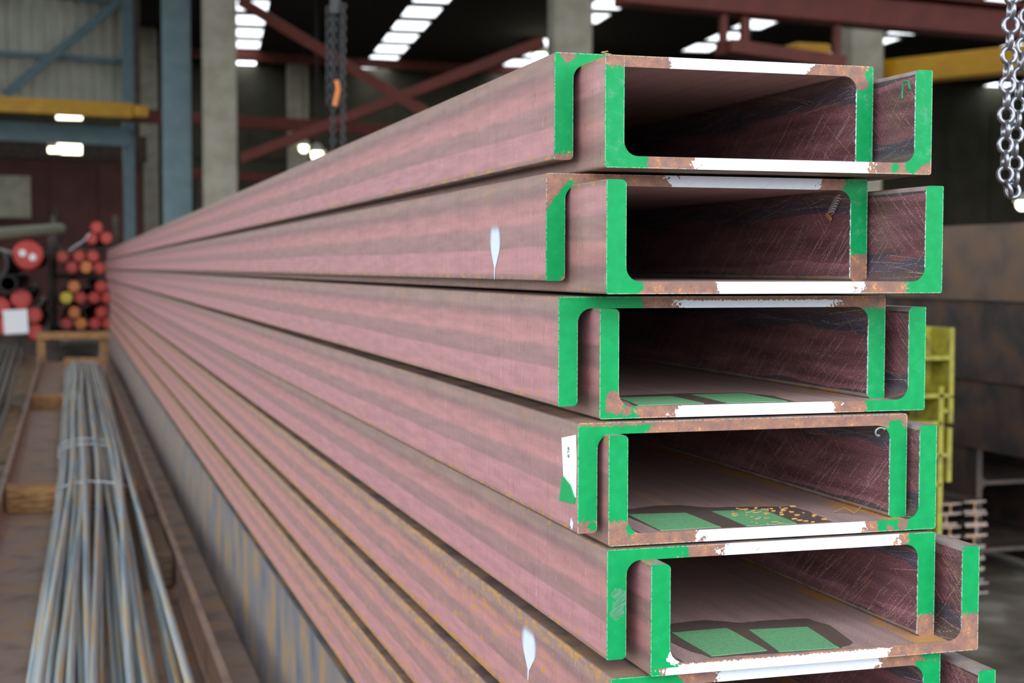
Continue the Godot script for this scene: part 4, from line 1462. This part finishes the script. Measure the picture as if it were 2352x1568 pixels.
func chains() -> void:
	# near loop of bright chain beyond the stack's right-hand edge
	var t := thing("lifting_chain", "bright steel lifting chain hanging in a loop beside the channel ends", "chain")
	var base := Vector3(0.912, 1.193, -1.302)
	var right := Vector3(0.958, 0, 0.287)
	var path := PackedVector3Array([base + Vector3(0, 0.30, 0) + right * 0.0015, base + Vector3(0, 0.20, 0) + right * 0.0025, base + Vector3(0, 0.10, 0) + right * -0.001, base + Vector3(0, 0.02, 0) + right * -0.002, base + Vector3(0, 0.0, 0) + right * 0.005, base + Vector3(0, 0.012, 0) + right * 0.011 + Vector3(0, 0, -0.004), base + Vector3(0, 0.06, 0) + right * 0.0155 + Vector3(0, 0, -0.012), base + Vector3(0, 0.14, 0) + right * 0.022 + Vector3(0, 0, -0.014), base + Vector3(0, 0.22, 0) + right * 0.030 + Vector3(0, 0, -0.014), base + Vector3(0, 0.30, 0) + right * 0.036 + Vector3(0, 0, -0.014)])
	hang_chain(t, path, 0.0052, 0.0150, 0.0186, M.chain, 0.28)
	var ringp := PackedVector3Array()
	for k in 20:
		var a := TAU * k / 20.0
		ringp.append(base + Vector3(0, 0.325, 0) + right * (0.019 + cos(a) * 0.032) + Vector3(0, sin(a) * 0.032, -0.007))
	part("master_ring", tube_mesh(ringp, 0.006, 8, true), M.chain, t)
	part("rope", tube_mesh(PackedVector3Array([base + Vector3(0, 0.35, -0.007) + right * 0.019, base + Vector3(0, ROOF - base.y, -0.007) + right * 0.019]), 0.006, 8), M.chain_dull, t)
	# bunch of dull chain hanging behind the stack, an orange tag on it
	var d := thing("chain_sling", "dull grey bunched chain sling hanging behind the stack", "chain")
	var f := Vector3(0.857, 0, -4.98)
	for s in [[0.0, 0.0], [0.030, 0.02]]:
		hang_chain(d, PackedVector3Array([f + right * float(s[0]) + Vector3(0, 2.0, float(s[1])) + right * 0.008, f + right * float(s[0]) + Vector3(0, 1.18, float(s[1]))]), 0.0062, 0.0185, 0.0215, M.chain_dull, 0.3 + 0.4 * float(s[0]) * 30.0)
	for s in [[-0.006, -0.03], [0.014, -0.035], [0.034, -0.02]]:
		hang_chain(d, PackedVector3Array([f + right * float(s[0]) + Vector3(0, 2.0, float(s[1])), f + right * float(s[0]) + Vector3(0, 1.66, float(s[1]))]), 0.0062, 0.0185, 0.0215, M.chain_dull, 0.9)
	part("rope", tube_mesh(PackedVector3Array([f + right * 0.015 + Vector3(0, 1.97, 0), f + right * 0.015 + Vector3(0, ROOF, 0)]), 0.02, 8), M.chain_dull, d)
	alone("orange_strap", tube_mesh(PackedVector3Array([f + right * 0.012 + Vector3(0, 1.745, 0.03), f + right * 0.016 + Vector3(0, 1.715, 0.035), f + right * 0.004 + Vector3(0, 1.66, 0.035)]), 0.011, 8, false, 0.4), M.orange_tag, "orange rag strap knotted on the dull chain sling", "strap")


# ------------------------------------------------------------------ small things on the channels
func small_things() -> void:
	# paper tag stuck on the side of the fourth layer, green tape below it
	var o := Vector3(0.3906, 1.12 - 0.2134, -1.1206)
	var tag := thing("paper_tag", "torn white paper tag with green tape stuck on the fourth channel side", "tag", o)
	var st := begin()
	var face := func(tool: SurfaceTool, pts: Array, lift: float) -> void:
		var x := -lift
		for i in range(1, pts.size() - 1):
			tri(tool, Vector3(x, pts[0].x, pts[0].y), Vector3(x, pts[i].x, pts[i].y), Vector3(x, pts[i + 1].x, pts[i + 1].y), Vector3.LEFT)
		for i in pts.size():
			var a: Vector2 = pts[i]
			var b: Vector2 = pts[(i + 1) % pts.size()]
			var e := b - a
			quad(tool, Vector3(x, a.x, a.y), Vector3(x, b.x, b.y), Vector3(0, b.x, b.y), Vector3(0, a.x, a.y), Vector3(0, e.y, -e.x).normalized())
	face.call(st, [Vector2(0.0735, -0.039), Vector2(0.0795, -0.0045), Vector2(0.060, -0.0025), Vector2(0.029, -0.0035), Vector2(0.026, -0.006), Vector2(0.041, -0.034)], 0.0006)
	part("paper", st.commit(), M.paper, tag)
	st = begin()
	face.call(st, [Vector2(0.0425, -0.0335), Vector2(0.0375, -0.0145), Vector2(0.0285, -0.0035), Vector2(0.0235, -0.0055), Vector2(0.0205, -0.0425)], 0.0016)
	part("tape", st.commit(), M.tape, tag)
	var tm := TextMesh.new()
	tm.text = "6L9"
	var sf := SystemFont.new()
	sf.font_names = PackedStringArray(["Droid Sans"])
	tm.font = sf
	tm.font_size = 24
	tm.pixel_size = 0.00024
	tm.depth = 0.0002
	var txt := part("lettering", tm, M.ink, tag)
	txt.transform = Transform3D(Basis(Vector3(0, -1, 0.0), Vector3(0, 0, 1), Vector3(-1, 0, 0)), Vector3(-0.0008, 0.0635, -0.0205))
	# swarf on the top edge and a splinter in the fourth layer
	var sp := PackedVector3Array()
	for k in 7:
		sp.append(Vector3(0.4435 + 0.004 * sin(k * 1.2), 1.3008 + 0.0009 * k, -1.195 - 0.002 * k))
	alone("metal_swarf", tube_mesh(sp, 0.0006, 5), M.wood, "tiny curl of swarf on the top edge of the topmost channel", "swarf")
	alone("wood_splinter", tube_mesh(PackedVector3Array([Vector3(0.640, 0.9072, -1.155), Vector3(0.648, 0.912, -1.150), Vector3(0.655, 0.9072, -1.146), Vector3(0.660, 0.913, -1.143)]), 0.0006, 5), M.wood, "tiny bent splinter on the web of the fourth upturned channel", "splinter")
